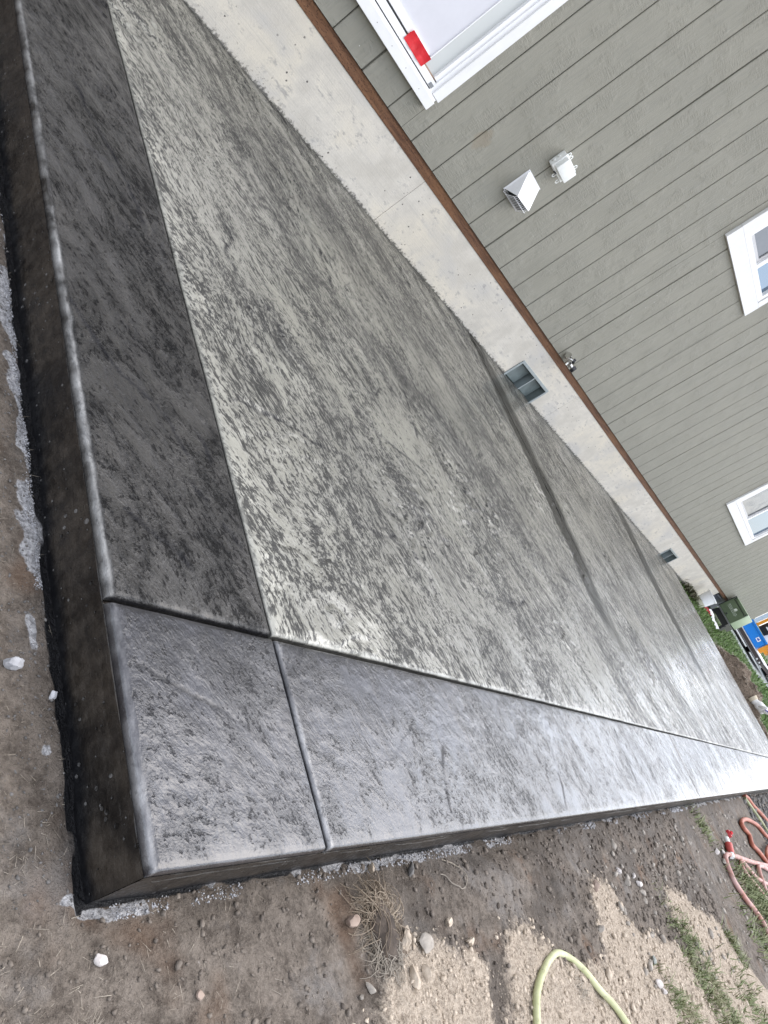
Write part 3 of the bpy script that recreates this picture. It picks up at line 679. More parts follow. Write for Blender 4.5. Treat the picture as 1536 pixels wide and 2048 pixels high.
D(MB().box(1.4995, 1.572, y + .002, y + .03, .562, dz1 - .06), 'fixed_film', M_FILM2)
D(MB().box(1.4955, 1.4995, y - .004, y + .03, .562, dz1 - .06), 'film_edge', M_VINYL)
D(MB().box(dx0 + .05, 1.4955, y + .001, y + .03, .592, dz1 - .06), 'film_panel', M_FILM)
D(MB().box(1.575, 1.598, y - .018, y - .0125, .530, .545, .001), 'latch_clip', plain('grey_clip', (.2, .21, .22), .4))
t_ = MB(); n_ = 8
vs = []
for a in range(n_ + 1):
    for b in range(4):
        xx = 1.347 + .143 * a / n_; zz = .541 + .047 * b / 3
        vs.append((xx, y - .0185 + .0025 * math.sin(a * 1.9 + b) - .003 * (b == 3), zz))
t_.poly(vs, [(a * 4 + b, a * 4 + b + 1, a * 4 + b + 5, a * 4 + b + 4) for a in range(n_) for b in range(3)])
D(t_, 'red_tape', M_RED, True)
M_NAIL = plain('nail_dull', (.35, .34, .33), .5)
for k in range(16): D(MB().cyl((-.1 + k * .11, y - .0345, .491), (-.1 + k * .11, y - .033, .491), .0022, n=8), 'nail_head', M_NAIL)

# ------------------------------------------------------------------ fittings on the wall
hood = thing('dryer_vent_hood', 'white plastic dryer vent hood with slotted bird guard below the junction box', 'vent hood', (2.375, YF, .647))
def H(mb, n, m, p=hood, smooth=False):
    me = mb.mesh(n, smooth); me.transform(Matrix.Translation(-p.location)); o = link(n, me, m, p); return o
x0, x1, z0, z1 = 2.301, 2.449, .574, .720
H(MB().box(x0, x1, YF - .005, YF, z0, z1, .0015), 'base_plate', M_HOODWHITE)
yf = W - .105; zf = .612
hd = MB(); t = .003
hd.poly([(x0 + .004, YF - .005, z1 - .006), (x1 - .004, YF - .005, z1 - .006), (x1 - .004, yf + .012, zf + .01), (x0 + .004, yf, zf), (x0 + .004, YF - .005, z0 + .006), (x1 - .004, YF - .005, z0 + .006)],
        [(0, 1, 2, 3), (0, 3, 4), (1, 5, 2)])
# inner skin
hd.poly([(x0 + .007, YF - .005, z1 - .011), (x1 - .007, YF - .005, z1 - .011), (x1 - .007, yf + .016, zf + .009), (x0 + .007, yf + .004, zf - .001), (x0 + .007, YF - .005, z0 + .006), (x1 - .007, YF - .005, z0 + .006)],
        [(3, 2, 1, 0), (4, 3, 0), (2, 5, 1)])
H(hd, 'hood_cover', M_HOODWHITE)
gd = MB()
A = Vector((x0 + .006, YF - .008, z0 + .004)); B = Vector((x0 + .006, yf + .006, zf - .004)); 
nb_ = 9
for k in range(nb_ + 1):                                   # bars running across, then three lengthwise ribs
    s = k / nb_; xx = x0 + .008 + (x1 - x0 - .016) * s
    gd.tube([(xx, yf + .006 + .012 * s, zf + .008 * s - .002), (xx, yf + .010 + .01 * s, zf - .014), (xx, (yf + YF) / 2 + .01, (zf + z0) / 2 - .022), (xx, YF - .012, z0 - .006), (xx, YF - .006, z0 + .004)], .0014, 5)
for yy, zz in ((yf + .014, zf - .016), ((yf + YF) / 2 + .012, (zf + z0) / 2 - .0225), (YF - .014, z0 - .006)):
    gd.tube([(x0 + .004, yy, zz), (x1 - .004, yy + .004, zz + .003)], .0013, 5)
gd.tube([(x0 + .004, yf + .003, zf - .001), (x1 - .004, yf + .014, zf + .008)], .0022, 5)
H(gd, 'bird_guard', M_HOODWHITE)
H(MB().box(x0 + .014, x1 - .014, YF - .012, YF - .0055, z0 + .01, z0 + .085), 'flap', plain('flap_shade_dark', (.03, .03, .035), .5))  # flap coloured dark to stand for the shade behind the guard
H(MB().poly([(x0 + .009, yf + .014, zf - .006), (x1 - .007, yf + .024, zf + .001), (x1 - .007, (yf + YF) / 2 + .01, (zf + z0) / 2 - .014), (x0 + .009, (yf + YF) / 2 + .01, (zf + z0) / 2 - .014), (x1 - .007, YF - .014, z0 + .002), (x0 + .009, YF - .014, z0 + .002)], [(0, 1, 2, 3), (3, 2, 4, 5)]), 'hood_shade_sheet', M_DARK)  # dark sheet added above the guard, standing for shade inside the white hood
for xx, zz in ((x0 + .008, z1 - .008), (x1 - .008, z1 - .008), (x0 + .008, z0 + .008)): H(MB().cyl((xx, YF - .0068, zz), (xx, YF - .004, zz), .0028, n=10), 'screw', M_DARK)

jb = thing('junction_box', 'white weatherproof electrical box with ear loops above the vent hood', 'electrical box', (2.40, YF, .855))
bx0, bx1, bz0, bz1 = 2.322, 2.452, .806, .898
H(MB().box(bx0 + .006, bx1, YF - .034, YF, bz0 + .004, bz1 - .004, .007), 'box_base', M_PVC, jb, True)
H(MB().box(bx0 + .012, bx1 - .004, YF - .066, YF - .0345, bz0 + .016, bz1 - .008, .006), 'box_cover', M_PVC, jb, True)
H(MB().box(bx0 + .004, bx1 + .001, YF - .040, YF - .034, bz0 + .006, bz1 - .001, .002), 'cover_rim', M_PVC, jb, True)
for (ex, ez, dx_, dz_) in ((bx0 + .02, bz1, 0, 1), (bx0 + .042, bz1, 0, 1), (bx1 - .02, bz1, 0, 1), (bx1 - .012, bz0, 0, -1), (bx0 + .07, bz0, 0, -1)):
    pts = [Vector((ex - .006, YF - .034, ez - dz_ * .003)), Vector((ex - .0065, YF - .034, ez + dz_ * .009)), Vector((ex, YF - .034, ez + dz_ * .014)), Vector((ex + .0065, YF - .034, ez + dz_ * .009)), Vector((ex + .006, YF - .034, ez - dz_ * .003))]
    H(MB().tube(spline(pts, 4), .0026, 6), 'mounting_ear', M_PVC, jb, True)
kn = MB()
for zz in (.835, .862): kn.cyl((bx0 + .0, YF - .016, zz), (bx0 + .012, YF - .016, zz), .007, n=12)
H(kn, 'conduit_plug', M_PVC, jb, True)
H(MB().box(bx0 + .05, bx0 + .062, YF - .046, YF - .03, bz0 + .001, bz0 + .008), 'cover_hinge', M_DARK, jb)

fc = thing('outdoor_faucet', 'silver twin outlet garden faucet with dark handles just above the sill board', 'faucet', (3.86, YF, .386))
H(MB().cyl((3.85, YF, .388), (3.85, YF - .006, .388), .028, n=20).cyl((3.85, YF - .006, .388), (3.85, YF - .035, .386), .015, .013), 'flange', M_CHROME, fc, True)
H(MB().cyl((3.80, YF - .045, .398), (3.905, YF - .04, .374), .0155, n=16).cyl((3.792, YF - .045, .40), (3.806, YF - .045, .397), .021, n=16).cyl((3.895, YF - .04, .376), (3.91, YF - .04, .372), .02, n=16), 'valve_body', M_CHROME, fc, True)
H(MB().cyl((3.82, YF - .05, .392), (3.835, YF - .075, .405), .013, n=14).cyl((3.895, YF - .045, .376), (3.915, YF - .07, .374), .014, n=14), 'outlet', M_CHROME, fc, True)
H(MB().cyl((3.833, YF - .072, .404), (3.842, YF - .085, .410), .019, .016, n=18), 'handle', M_DARK, fc, True)
H(MB().cyl((3.912, YF - .066, .3745), (3.926, YF - .086, .3765), .025, .021, n=18), 'handle', M_DARK, fc, True)
H(MB().cyl((3.86, YF - .04, .386), (3.866, YF - .045, .352), .010, .012, n=14), 'spout', M_CHROME, fc, True)

# ------------------------------------------------------------------ stones, clods
def stone_material(name, a, b, rough=.85):
    m = Mat(name, rough, .3); n = m.noise(60, 5, .65); n2 = m.noise(240, 3, .7)
    c = m.mix(m.step(n, .3, .7), a, b); c = m.mix(m.math('MULTIPLY', m.step(n2, .55, .7), .35), c, tuple(q * .55 for q in a))
    return m.set(color=c, normal=m.bump(m.math('ADD', n, m.math('MULTIPLY', n2, .5)), .0015, .8))
M_ST = {'white': stone_material('white_quartz_stone', (.42, .385, .36), (.60, .56, .53)), 'tan': stone_material('tan_stone', (.22, .165, .13), (.36, .28, .23)),
        'grey': stone_material('grey_stone', (.23, .205, .175), (.38, .345, .30)), 'pale': stone_material('pale_earth_clod', (.33, .27, .205), (.55, .47, .375)),
        'ash': stone_material('ashy_concrete_lump', (.24, .24, .25), (.46, .46, .47)), 'dark': stone_material('damp_dark_stone', (.09, .085, .08), (.17, .16, .15)),
        'green': stone_material('greenish_grey_stone', (.20, .215, .20), (.30, .315, .29))}
def ico(sub_):
    bm = bmesh.new(); bmesh.ops.create_icosphere(bm, subdivisions=sub_, radius=1)
    v = np.array([p.co[:] for p in bm.verts]); f = [[q.index for q in p.verts] for p in bm.faces]; bm.free(); return v, f
ICO3, ICO3F = ico(3); ICO1, ICO1F = ico(1)
def stone(x, y, L, ratio, hgt, rz, mat, label, seed, angular=.35, sink=.25, name='stone', cat='stone', group=None):
    v = ICO3.copy(); d = np.random.default_rng(seed)
    for _ in range(14):                                       # plane cuts make facets
        n = d.normal(size=3); n /= np.linalg.norm(n); c = .48 + d.random() * .34
        s = v @ n; m_ = s > c; v[m_] -= np.outer((s[m_] - c) * (.8 + .2 * angular), n)
    r = 1 + (.30 if cat == 'clod' or cat == 'rubble' else .12) * fbm(v[:, 0] * 2.2 + v[:, 2], v[:, 1] * 2.2 - v[:, 2], 4, seed, .65)
    v = v * r[:, None] * np.array([L / 2, L / 2 * ratio, hgt / 2])
    me = pydata(name, v.tolist(), ICO3F, True)
    try: me.set_sharp_from_angle(angle=math.radians(24))
    except Exception: pass
    o = link(name, me, mat, None, (x, y, gz(x, y) + hgt * (.5 - sink))); o.rotation_euler = (random.uniform(-.15, .15), random.uniform(-.15, .15), rz)
    return tag(o, label, cat, group)
stone(-.060, .238, .026, .75, .018, .3, M_ST['ash'], 'whitish crumbly concrete lump at the left edge of the photo', 1, cat='rubble', name='concrete_lump')
stone(-.014, .207, .014, .8, .010, .8, M_ST['ash'], 'small ashy lump lying just below the dark slab side', 2, cat='rubble', name='concrete_lump')
stone(.009, -.050, .0175, .75, .009, -.4, M_ST['white'], 'smooth white pebble alone on the soil past the slab corner', 3, .2)
stone(.124, -.104, .013, .8, .010, .9, M_ST['tan'], 'small pinkish tan pebble near the bottom of the photo', 4)
stone(.513, -.017, .020, .5, .014, 1.3, M_ST['pale'], 'pale block shaped stone close under the slab front edge', 5, .5)
stone(.622, -.030, .027, .45, .018, 1.1, M_ST['dark'], 'tall damp grey stone leaning close under the slab front edge', 6, .4)
stone(.566, -.134, .043, .75, .020, .2, M_ST['grey'], 'large flat grey stone beside the root clump', 7, .3, sink=.2)
stone(.674, -.117, .020, .7, .016, .7, M_ST['pale'], 'pale clod with straw sticking out in the dark soil', 8, name='clod', cat='clod')
stone(.711, -.153, .024, .7, .018, .2, M_ST['pale'], 'pale clod at the right edge of the sandy patch behind the flat stone', 9, name='clod', cat='clod')
stone(.418, -.079, .030, .7, .016, .4, M_ST['tan'], 'brown stone half buried left of the root clump', 10, .3)
stone(.421, -.158, .021, .55, .014, -.9, M_ST['grey'], 'pale grey stone below the root clump', 11)
stone(.404, -.163, .010, .8, .008, .2, M_ST['grey'], 'tiny stone beside the pale grey stone below the root clump', 12)
stone(.525, -.118, .040, .5, .018, .9, M_ST['pale'], 'long sandy clod between the root clump and the flat stone', 13, name='clod', cat='clod')
stone(.510, -.165, .036, .55, .020, 1.2, M_ST['pale'], 'sandy clod below the flat stone', 14, name='clod', cat='clod')
stone(.545, -.168, .034, .40, .018, 1.25, M_ST['pale'], 'narrow sandy clod just right of another below the flat stone', 15, name='clod', cat='clod')
stone(1.738, -.139, .027, .7, .020, .5, M_ST['white'], 'upper left of four white stones midway along the yard', 16)
stone(1.770, -.172, .030, .6, .020, 1.0, M_ST['grey'], 'greyest of four stones midway along the yard', 17)
stone(1.885, -.165, .024, .7, .018, .3, M_ST['white'], 'smallest of four white stones midway along the yard', 18)
stone(1.898, -.188, .034, .6, .020, -.6, M_ST['white'], 'lower right of four white stones midway along the yard', 19)
stone(1.374, -.231, .030, .8, .022, .1, M_ST['grey'], 'round grey stone at the edge of the dark tongue of soil', 20)
stone(1.468, -.150, .034, .8, .024, .8, M_ST['tan'], 'brown clod at the tip of the bright sandy streak', 21, name='clod', cat='clod')
stone(1.650, -.398, .038, .55, .020, -.5, M_ST['white'], 'bright white stone in the dry earth above the hose end', 22)
stone(1.665, -.418, .024, .6, .016, -.9, M_ST['white'], 'white chip touching the bright white stone', 23)
stone(1.690, -.352, .030, .7, .022, .4, M_ST['green'], 'greenish grey stone in the dry earth', 24)
stone(1.730, -.372, .034, .6, .022, .1, M_ST['pale'], 'pale rough stone right beside the greenish grey one', 25)
stone(1.275, -.306, .036, .5, .016, .9, M_ST['pale'], 'pale slab like stone near the yellow hose bend', 26)
stone(1.72, -.56, .034, .6, .022, .2, M_ST['grey'], 'grey stone at the bottom right among thin grass', 27)
stone(2.02, -.67, .034, .7, .02, .2, M_ST['pale'], 'pale stone at the bottom right corner beside the grass', 28)
stone(3.49, -.225, .05, .5, .025, .3, M_ST['white'], 'white stone touching the pink hose bend', 29)
stone(3.40, -.255, .045, .6, .025, .5, M_ST['grey'], 'grey stone left of the pink hose bend', 30)
stone(3.36, -.21, .045, .6, .025, .9, M_ST['white'], 'whitish stone just above the grey one by the pink hose', 31)

def tri_mesh(name, V, F, smooth=False):
    V = np.ascontiguousarray(V, np.float32); F = np.ascontiguousarray(F, np.int32); n = F.shape[1]
    me = bpy.data.meshes.new(name); me.vertices.add(len(V)); me.vertices.foreach_set('co', V.ravel())
    me.loops.add(F.size); me.loops.foreach_set('vertex_index', F.ravel()); me.polygons.add(len(F))
    me.polygons.foreach_set('loop_start', np.arange(0, F.size, n, dtype=np.int32)); me.update(calc_edges=True)
    if smooth: me.polygons.foreach_set('use_smooth', np.ones(len(F), bool))
    return me
def scatter_stuff(name, pts, sizes, mat, label, hsq=.6, seed=1, zoff=0.0):
    d = np.random.default_rng(seed); n = len(pts); zz = ground_h(pts[:, 0], pts[:, 1]); sizes = np.asarray(sizes)
    v = ICO1[None] * (1 + d.normal(size=(n, len(ICO1), 1)) * .26)
    v = v * np.stack([np.ones(n), .5 + .45 * d.random(n), hsq * .8 + .25 * d.random(n)], -1)[:, None, :] * (sizes / 2)[:, None, None]
    a = d.random(n) * 6.28; c = np.cos(a)[:, None]; sn = np.sin(a)[:, None]
    V = np.stack([v[..., 0] * c - v[..., 1] * sn + pts[:, :1], v[..., 0] * sn + v[..., 1] * c + pts[:, 1:2], v[..., 2] + (zz + sizes * .10 + zoff)[:, None]], -1)
    F = np.array(ICO1F)[None] + (np.arange(n) * len(ICO1))[:, None, None]
    return tag(link(name, tri_mesh(name, V.reshape(-1, 3), F.reshape(-1, 3)), mat), label, kind='stuff')
def pts_in(n, xr, yr, seed, keep, px=1.0):
    d = np.random.default_rng(seed); x = xr[0] + (xr[1] - xr[0]) * d.random(n) ** px; y = yr[0] + (yr[1] - yr[0]) * d.random(n); k = keep(x, y, d.random(n)); return np.stack([x[k], y[k]], -1), d
p, d = pts_in(26000, (.33, 2.6), (-.75, -.10), 51, lambda x, y, r: (sand_mask(x, y) > .12 + .5 * fbm(x * 30, y * 30, 2, 8)) & (r < sand_mask(x, y) ** .6 * np.clip(1.15 - .35 * x, .2, 1)))
scatter_stuff('sandy_crumbs', p, (.0012 + .0085 * d.random(len(p)) ** 7) * (1 + .5 * p[:, 0]), M_ST['pale'], 'loose pale sandy crumbs on the dry earth', seed=52)
p, d = pts_in(20000, (-.12, 2.8), (-.75, -.006), 53, lambda x, y, r: (sand_mask(x, y) < .5), 1.25)
scatter_stuff('soil_crumbs', p, (.0008 + .0075 * d.random(len(p)) ** 8) * (1 + .8 * np.clip(p[:, 0], 0, 3)), stone_material('soil_crumb', (.085, .070, .058), (.20, .17, .14)), 'small brown soil crumbs scattered over the yard', seed=54)
p, d = pts_in(2600, (-.13, -.008), (.0, 1.2), 57, lambda x, y, r: r < .8)
scatter_stuff('edge_crumbs', p, (.0012 + .004 * d.random(len(p)) ** 3), M_ST['dark'], 'dark crumbs along the foot of the slab', seed=58)
p, d = pts_in(520, (1.6, 4.4), (-.75, -.05), 59, lambda x, y, r: (y > -.12 - .17 * x) & (r < .8))
scatter_stuff('gravel', p, .008 + .022 * d.random(len(p)) ** 2.5, M_ST['grey'], 'loose grey gravel in the yard soil', seed=60)
p, d = pts_in(1500, (5.2, 9.0), (-.40, -.02), 61, lambda x, y, r: r < .9)
scatter_stuff('dark_gravel', p, .015 + .035 * d.random(len(p)) ** 2, M_ST['dark'], 'coarse dark gravel under the orange hoses by the slab', seed=62)
# pale residue crust along the foot of the pour
p, d = pts_in(9000, (-.032, -.008), (.02, 1.25), 63, lambda x, y, r: (fbm(x * 5, y * 5, 3, 133) + .12 + .05 * fbm(x * 40, y * 40, 2, 3) > .10) & (r < .6) & (-x < .020 + .014 * fbm(x * 3, y * 13, 2, 7)))
scatter_stuff('release_powder_crust', p, (.0010 + .0022 * d.random(len(p)) ** 2), M_ST['ash'], 'pale powdery crust along the foot of the slab end', .45, 64)
p, d = pts_in(5000, (.03, 3.2), (-.020, -.004), 65, lambda x, y, r: (fbm(x * 5, y * 5, 3, 133) + .06 * fbm(x * 40, y * 40, 2, 3) > -.02) & (r < .5), 1.3)
scatter_stuff('front_powder_crust', p, (.0011 + .0022 * d.random(len(p)) ** 2) * (1 + p[:, 0]), M_ST['ash'], 'pale powdery crust along the foot of the slab front', .45, 66)

# ------------------------------------------------------------------ blades, roots, grass
def blade_mesh(name, P, length, width, curl, seed, lean=.6, up=1.0, segs=3):
    d = np.random.default_rng(seed); n = len(P); V = np.zeros((n, segs * 2 + 1, 3)); a = d.random(n) * 2 * np.pi
    dirx, diry = np.cos(a), np.sin(a); L = length * (.5 + .8 * d.random(n)); w_ = width * (.6 + .8 * d.random(n)); ln = lean * (.3 + d.random(n)); cu = curl * (d.random(n) - .2)
    tw = a + np.pi / 2 + d.normal(size=n) * .5
    for s in range(segs + 1):
        t = s / segs; hx = ln * t + cu * t * t; hz = up * t - .35 * up * t * t * np.clip(ln + cu, 0, 2)
        cx = P[:, 0] + dirx * hx * L; cy = P[:, 1] + diry * hx * L; cz = P[:, 2] + hz * L
        ww = w_ * (1 - t) ** .6 * .5
        if s < segs:
            V[:, 2 * s] = np.stack([cx - np.cos(tw) * ww, cy - np.sin(tw) * ww, cz], -1); V[:, 2 * s + 1] = np.stack([cx + np.cos(tw) * ww, cy + np.sin(tw) * ww, cz], -1)
        else: V[:, 2 * s] = np.stack([cx, cy, cz], -1)
    k = segs * 2 + 1; f1 = []
    for q in range(segs - 1): f1 += [(2 * q, 2 * q + 1, 2 * q + 3), (2 * q, 2 * q + 3, 2 * q + 2)]
    f1.append((2 * segs - 2, 2 * segs - 1, 2 * segs))
    F = np.array(f1)[None] + (np.arange(n) * k)[:, None, None]
    return tri_mesh(name, V.reshape(-1, 3), F.reshape(-1, 3), True)
def grass_material(name, a, b, c):
    m = Mat(name, .6, .3); g = m.noise(9, 3); n = m.noise(300, 2)
    col = m.mix(m.step(n, .3, .7), a, b); col = m.mix(m.step(g, .5, .7), col, c)
    return m.set(color=col)
M_GRASS = grass_material('green_grass', (.085, .112, .042), (.19, .215, .095), (.22, .205, .115))
M_LAWN = grass_material('lawn_grass', (.055, .11, .025), (.13, .22, .05), (.15, .22, .07))
M_STRAW = grass_material('dry_straw', (.18, .15, .115), (.34, .30, .24), (.25, .22, .18))
M_ROOT = grass_material('dry_root', (.17, .125, .085), (.30, .25, .185), (.11, .08, .055))
def patch(xy, rad, n, seed, L, wd, mat, name, label, lean=.7, squash=.6, ang=0, parent=None):
    d = np.random.default_rng(seed); r = np.sqrt(d.random(n)) * (1 + .35 * d.normal(size=n)); a = d.random(n) * 6.283
    u, v = r * np.cos(a) * rad, r * np.sin(a) * rad * squash
    x = xy[0] + u * math.cos(ang) - v * math.sin(ang); y = xy[1] + u * math.sin(ang) + v * math.cos(ang)
    k = fbm(x * 14, y * 14, 2, seed) > -.22; x, y = x[k], y[k]
    P = np.stack([x, y, ground_h(x, y) - .002], -1)
    me = blade_mesh(name, P, L, wd, .7, seed, lean)
    return tag(link(name, me, mat, parent), label, kind='stuff')
patch((2.18, -.40), .16, 850, 71, .026, .0032, M_GRASS, 'grass', 'strip of short green grass across the dry earth', 1.0, .45, -.9)
patch((2.10, -.50), .14, 560, 72, .026, .0032, M_GRASS, 'grass', 'green grass strip nearer the bottom of the photo', 1.0, .5, -1.1)
patch((2.22, -.585), .14, 640, 73, .028, .0032, M_GRASS, 'grass', 'dense green grass at the bottom edge of the photo', 1.0, .5, -.8)
patch((1.75, -.46), .09, 260, 74, .03, .0026, M_GRASS, 'grass', 'thin grass by the bright white stone', 1.0, .6, -.8)
patch((1.85, -.54), .10, 300, 75, .03, .0026, M_GRASS, 'grass', 'thin yellow green grass near the grey stone', 1.0, .6, -.8)
patch((2.74, -.50), .09, 260, 76, .04, .0034, M_GRASS, 'grass', 'small green tuft on the pale sandy strip', 1.0, .35, -.9)
patch((3.85, -.46), .34, 1500, 77, .05, .005, M_GRASS, 'grass', 'green grass between the orange hoses', .9, .35, -.35)
patch((3.45, -.60), .28, 600, 78, .045, .005, M_GRASS, 'grass', 'thin grass below the orange hose', .9, .45, -.5)
patch((3.30, -.10), .14, 260, 79, .035, .004, M_GRASS, 'grass', 'sparse grass near the slab left of the red cap', .9, .6, -.2)
patch((2.6, -.66), .2, 400, 80, .035, .004, M_GRASS, 'grass', 'sparse grass at the lower right of the photo', .9, .6, -.5)
patch((1.11, -.30), .035, 90, 81, .022, .0016, M_STRAW, 'dry_grass', 'wilted dry tuft inside the yellow hose bend', 1.2, .8)
patch((-.01, -.10), .022, 60, 82, .014, .0005, M_STRAW, 'dry_grass', 'dry wispy grass at the bottom left corner', 1.6, .7)
# straw and fibres
d = np.random.default_rng(90); n = 320
x = -.09 + 2.2 * d.random(n) ** 1.6; yv = -.01 - d.random(n) * (.09 + .26 * x.clip(0)); P = np.stack([x, yv, ground_h(x, yv) + .0008], -1)
me = blade_mesh('straw_bits', P, .008, .0006, 1.2, 91, 1.6, .10); tag(link('straw_bits', me, M_STRAW), 'short dry straw bits lying on the soil', kind='stuff')
n = 240; x = -.10 + .095 * d.random(n); yv = .02 + 1.0 * d.random(n) ** 1.4; P = np.stack([x, yv, ground_h(x, yv) + .0008], -1)
me = blade_mesh('straw_bits', P, .006, .0005, 1.2, 92, 1.6, .10); tag(link('straw_bits', me, M_STRAW), 'fine dry fibres in the soil left of the slab', kind='stuff')
def root_strands(cx, cy, n, spread, zamp, seed, rad):
    d = np.random.default_rng(seed); mb = MB()
    for i in range(n):
        a = d.random() * 6.28; r0 = spread * .5 * d.random() ** .5; p = Vector((cx + math.cos(a) * r0, cy + math.sin(a) * r0 * .8, 0)); p.z = gz(p.x, p.y) + .002 + zamp * .4 * d.random()
        h = d.random() * 6.28; pts = [p.copy()]; st = spread * (.16 + .2 * d.random()); cv = d.normal() * .55; vz = .6 * d.random()
        for k in range(7):
            h += cv + d.normal() * .18; vz -= .16
            p = p + Vector((math.cos(h) * st * .45, math.sin(h) * st * .45, vz * st * .5)); p.z = max(p.z, gz(p.x, p.y) + .0015); pts.append(p.copy())
        rr = rad * (.5 + .8 * d.random()); mb.tube(pts, [rr * (1 - .08 * k) for k in range(len(pts))], 4)
    return mb
rc = thing('root_clump', 'tangled dry grass root clump on the soil in front of the slab', 'root clump', (0, 0, 0))
tag(root_strands(.482, -.082, 420, .060, .024, 93, .00075).put('root_tangle', M_ROOT, rc, True), kind='stuff')
tag(root_strands(.470, -.125, 260, .046, .014, 94, .0007).put('root_tangle', M_STRAW, rc, True), kind='stuff')
vv = ICO3.copy(); vv *= (1 + .22 * fbm(vv[:, 0] * 2.5 + vv[:, 2], vv[:, 1] * 2.5, 3, 95))[:, None]; vv = vv * np.array([.030, .046, .015]) + np.array([.478, -.100, gz(.478, -.10) + .002])
link('root_soil', pydata('root_soil', vv.tolist(), ICO3F, True), stone_material('root_ball_soil', (.03, .023, .018), (.09, .07, .055)), rc)
tr = thing('curled_root', 'thin curled root lying on dark soil right of the root clump', 'root', (0, 0, 0))
rp = [(.742, -.024), (.775, -.035), (.792, -.052), (.783, -.070), (.757, -.077), (.735, -.066), (.722, -.050), (.713, -.046)]
MB().tube([(q.x, q.y, gz(q.x, q.y) + .003) for q in spline([(a, b, 0) for a, b in rp], 6)], .0009, 5).put('root_strand', M_STRAW, tr, True)

# ------------------------------------------------------------------ hoses
def hose(name, pts, r, mat, label, cat, z=0.0, lift=None, n=10, group=None, smooth_n=30):
    P = spline([(a, b, 0) for a, b in pts], 12); out_ = []
    for k, q in enumerate(P):
        zz = gz(q.x, q.y) + r * .9 + z
        if lift: zz += lift(k / (len(P) - 1))
        out_.append(Vector((q.x, q.y, zz)))
    for _ in range(smooth_n):                                     # a hose bridges small bumps
        for k in range(1, len(out_) - 1): out_[k].z = max(out_[k].z, 0) if False else (out_[k - 1].z + 2 * out_[k].z + out_[k + 1].z) / 4
    mb = MB().tube(out_, r, n); return tag(mb.put(name, mat, None, True), label, cat, group)
def hose_mat(name, a, b, rough=.45):
    m = Mat(name, rough, .4); n = m.noise(14, 4, .6); n2 = m.noise(90, 4, .65)
    c = m.mix(m.step(n, .35, .68), a, b); c = m.mix(m.math('MULTIPLY', m.step(n2, .56, .70), .45), c, (.22, .18, .14))
    return m.set(color=c, rough=m.step(n2, .3, .7, rough, rough + .2), normal=m.bump(n2, .0006, .6))
hose('garden_hose', [(.2, -1.6), (.42, -1.0), (.62, -.55), (.78, -.36), (.84, -.294), (.884, -.261), (.935, -.243), (.994, -.231), (1.06, -.229), (1.12, -.244), (1.159, -.273), (1.208, -.323), (1.244, -.371), (1.275, -.44), (1.33, -.62), (1.5, -.95), (1.9, -1.4)], .0068,
     hose_mat('pale_yellow_rubber', (.40, .42, .22), (.53, .54, .33)), 'pale yellow green hose bent in an arch on the dry earth', 'hose', lift=lambda t: .004 * math.sin(t * 9))
M_OR = hose_mat('orange_rubber', (.27, .075, .042), (.38, .13, .08)); M_PK = hose_mat('dusty_pink_rubber', (.36, .16, .125), (.44, .29, .265))
hose('air_hose', [(5.30, -.005), (5.389, -.022), (5.472, -.072), (5.634, -.128), (5.803, -.186), (6.0, -.26), (6.3, -.40)], .0125, M_OR, 'orange hose running straight out from the slab edge', 'hose', .004, group='orange hoses in the yard')
hose('air_hose', [(5.60, -.46), (5.384, -.298), (5.287, -.249), (5.159, -.191), (4.874, -.144), (4.637, -.134), (4.50, -.146), (4.49, -.170), (4.57, -.215), (4.512, -.264), (4.617, -.309), (4.693, -.375), (4.80, -.44), (4.95, -.60)], .0125, M_OR, 'orange hose folded in a tight loop nearest the slab', 'hose', .002, group='orange hoses in the yard')
hose('air_hose', [(5.4, -.37), (5.219, -.327), (5.037, -.318), (4.85, -.33), (4.74, -.352), (4.78, -.378), (4.88, -.40), (5.1, -.52)], .0125, M_OR, 'short bright orange hose bend at the right edge of the photo', 'hose', .016, group='orange hoses in the yard')
hose('air_hose', [(4.75, -.40), (4.462, -.365), (4.227, -.334), (3.926, -.292), (3.69, -.258), (3.537, -.241), (3.455, -.247), (3.405, -.28), (3.394, -.325), (3.42, -.37), (3.473, -.427), (3.551, -.479), (3.587, -.523), (3.581, -.564), (3.56, -.66), (3.5, -.80)], .0115, M_PK, 'dusty pink hose with a long bend nearest the grass', 'hose', .002, group='orange hoses in the yard')
hose('air_hose', [(4.3, -.45), (4.063, -.393), (3.988, -.356), (3.894, -.312), (3.83, -.298), (3.79, -.318), (3.821, -.365), (3.912, -.421), (3.995, -.469), (4.08, -.511), (4.2, -.60)], .010, M_PK, 'thin pink hose loop inside the long pink bend', 'hose', .002, group='orange hoses in the yard')
hose('air_hose', [(4.9, -.45), (4.66, -.416), (4.448, -.375), (4.30, -.364), (4.22, -.400), (4.15, -.448), (4.125, -.491), (4.1, -.6)], .0115, M_PK, 'faded pink hose loop at the right edge below the orange ones', 'hose', .004, group='orange hoses in the yard')
hose('air_hose', [(5.25, -.02), (5.291, -.048), (5.385, -.123), (5.448, -.179), (5.471, -.243), (5.481, -.283), (5.55, -.36)], .010, hose_mat('dull_olive_rubber', (.20, .21, .11), (.32, .33, .19)), 'dull olive hose beside the straight orange one', 'hose', .006, group='orange hoses in the yard')
cp = thing('red_cap', 'small bright red plastic cap on dark soil near the hoses', 'cap', (3.954, -.169, gz(3.954, -.169)))
MB().cyl((0, 0, .002), (0, 0, .016), .020, .018, 14).put('cap_body', plain('dusty_red_plastic', (.42, .03, .035), .5), cp, True); MB().cyl((0, 0, .016), (.004, .0, .024), .010, .008, 12).put('cap_top', M_RED, cp, True)
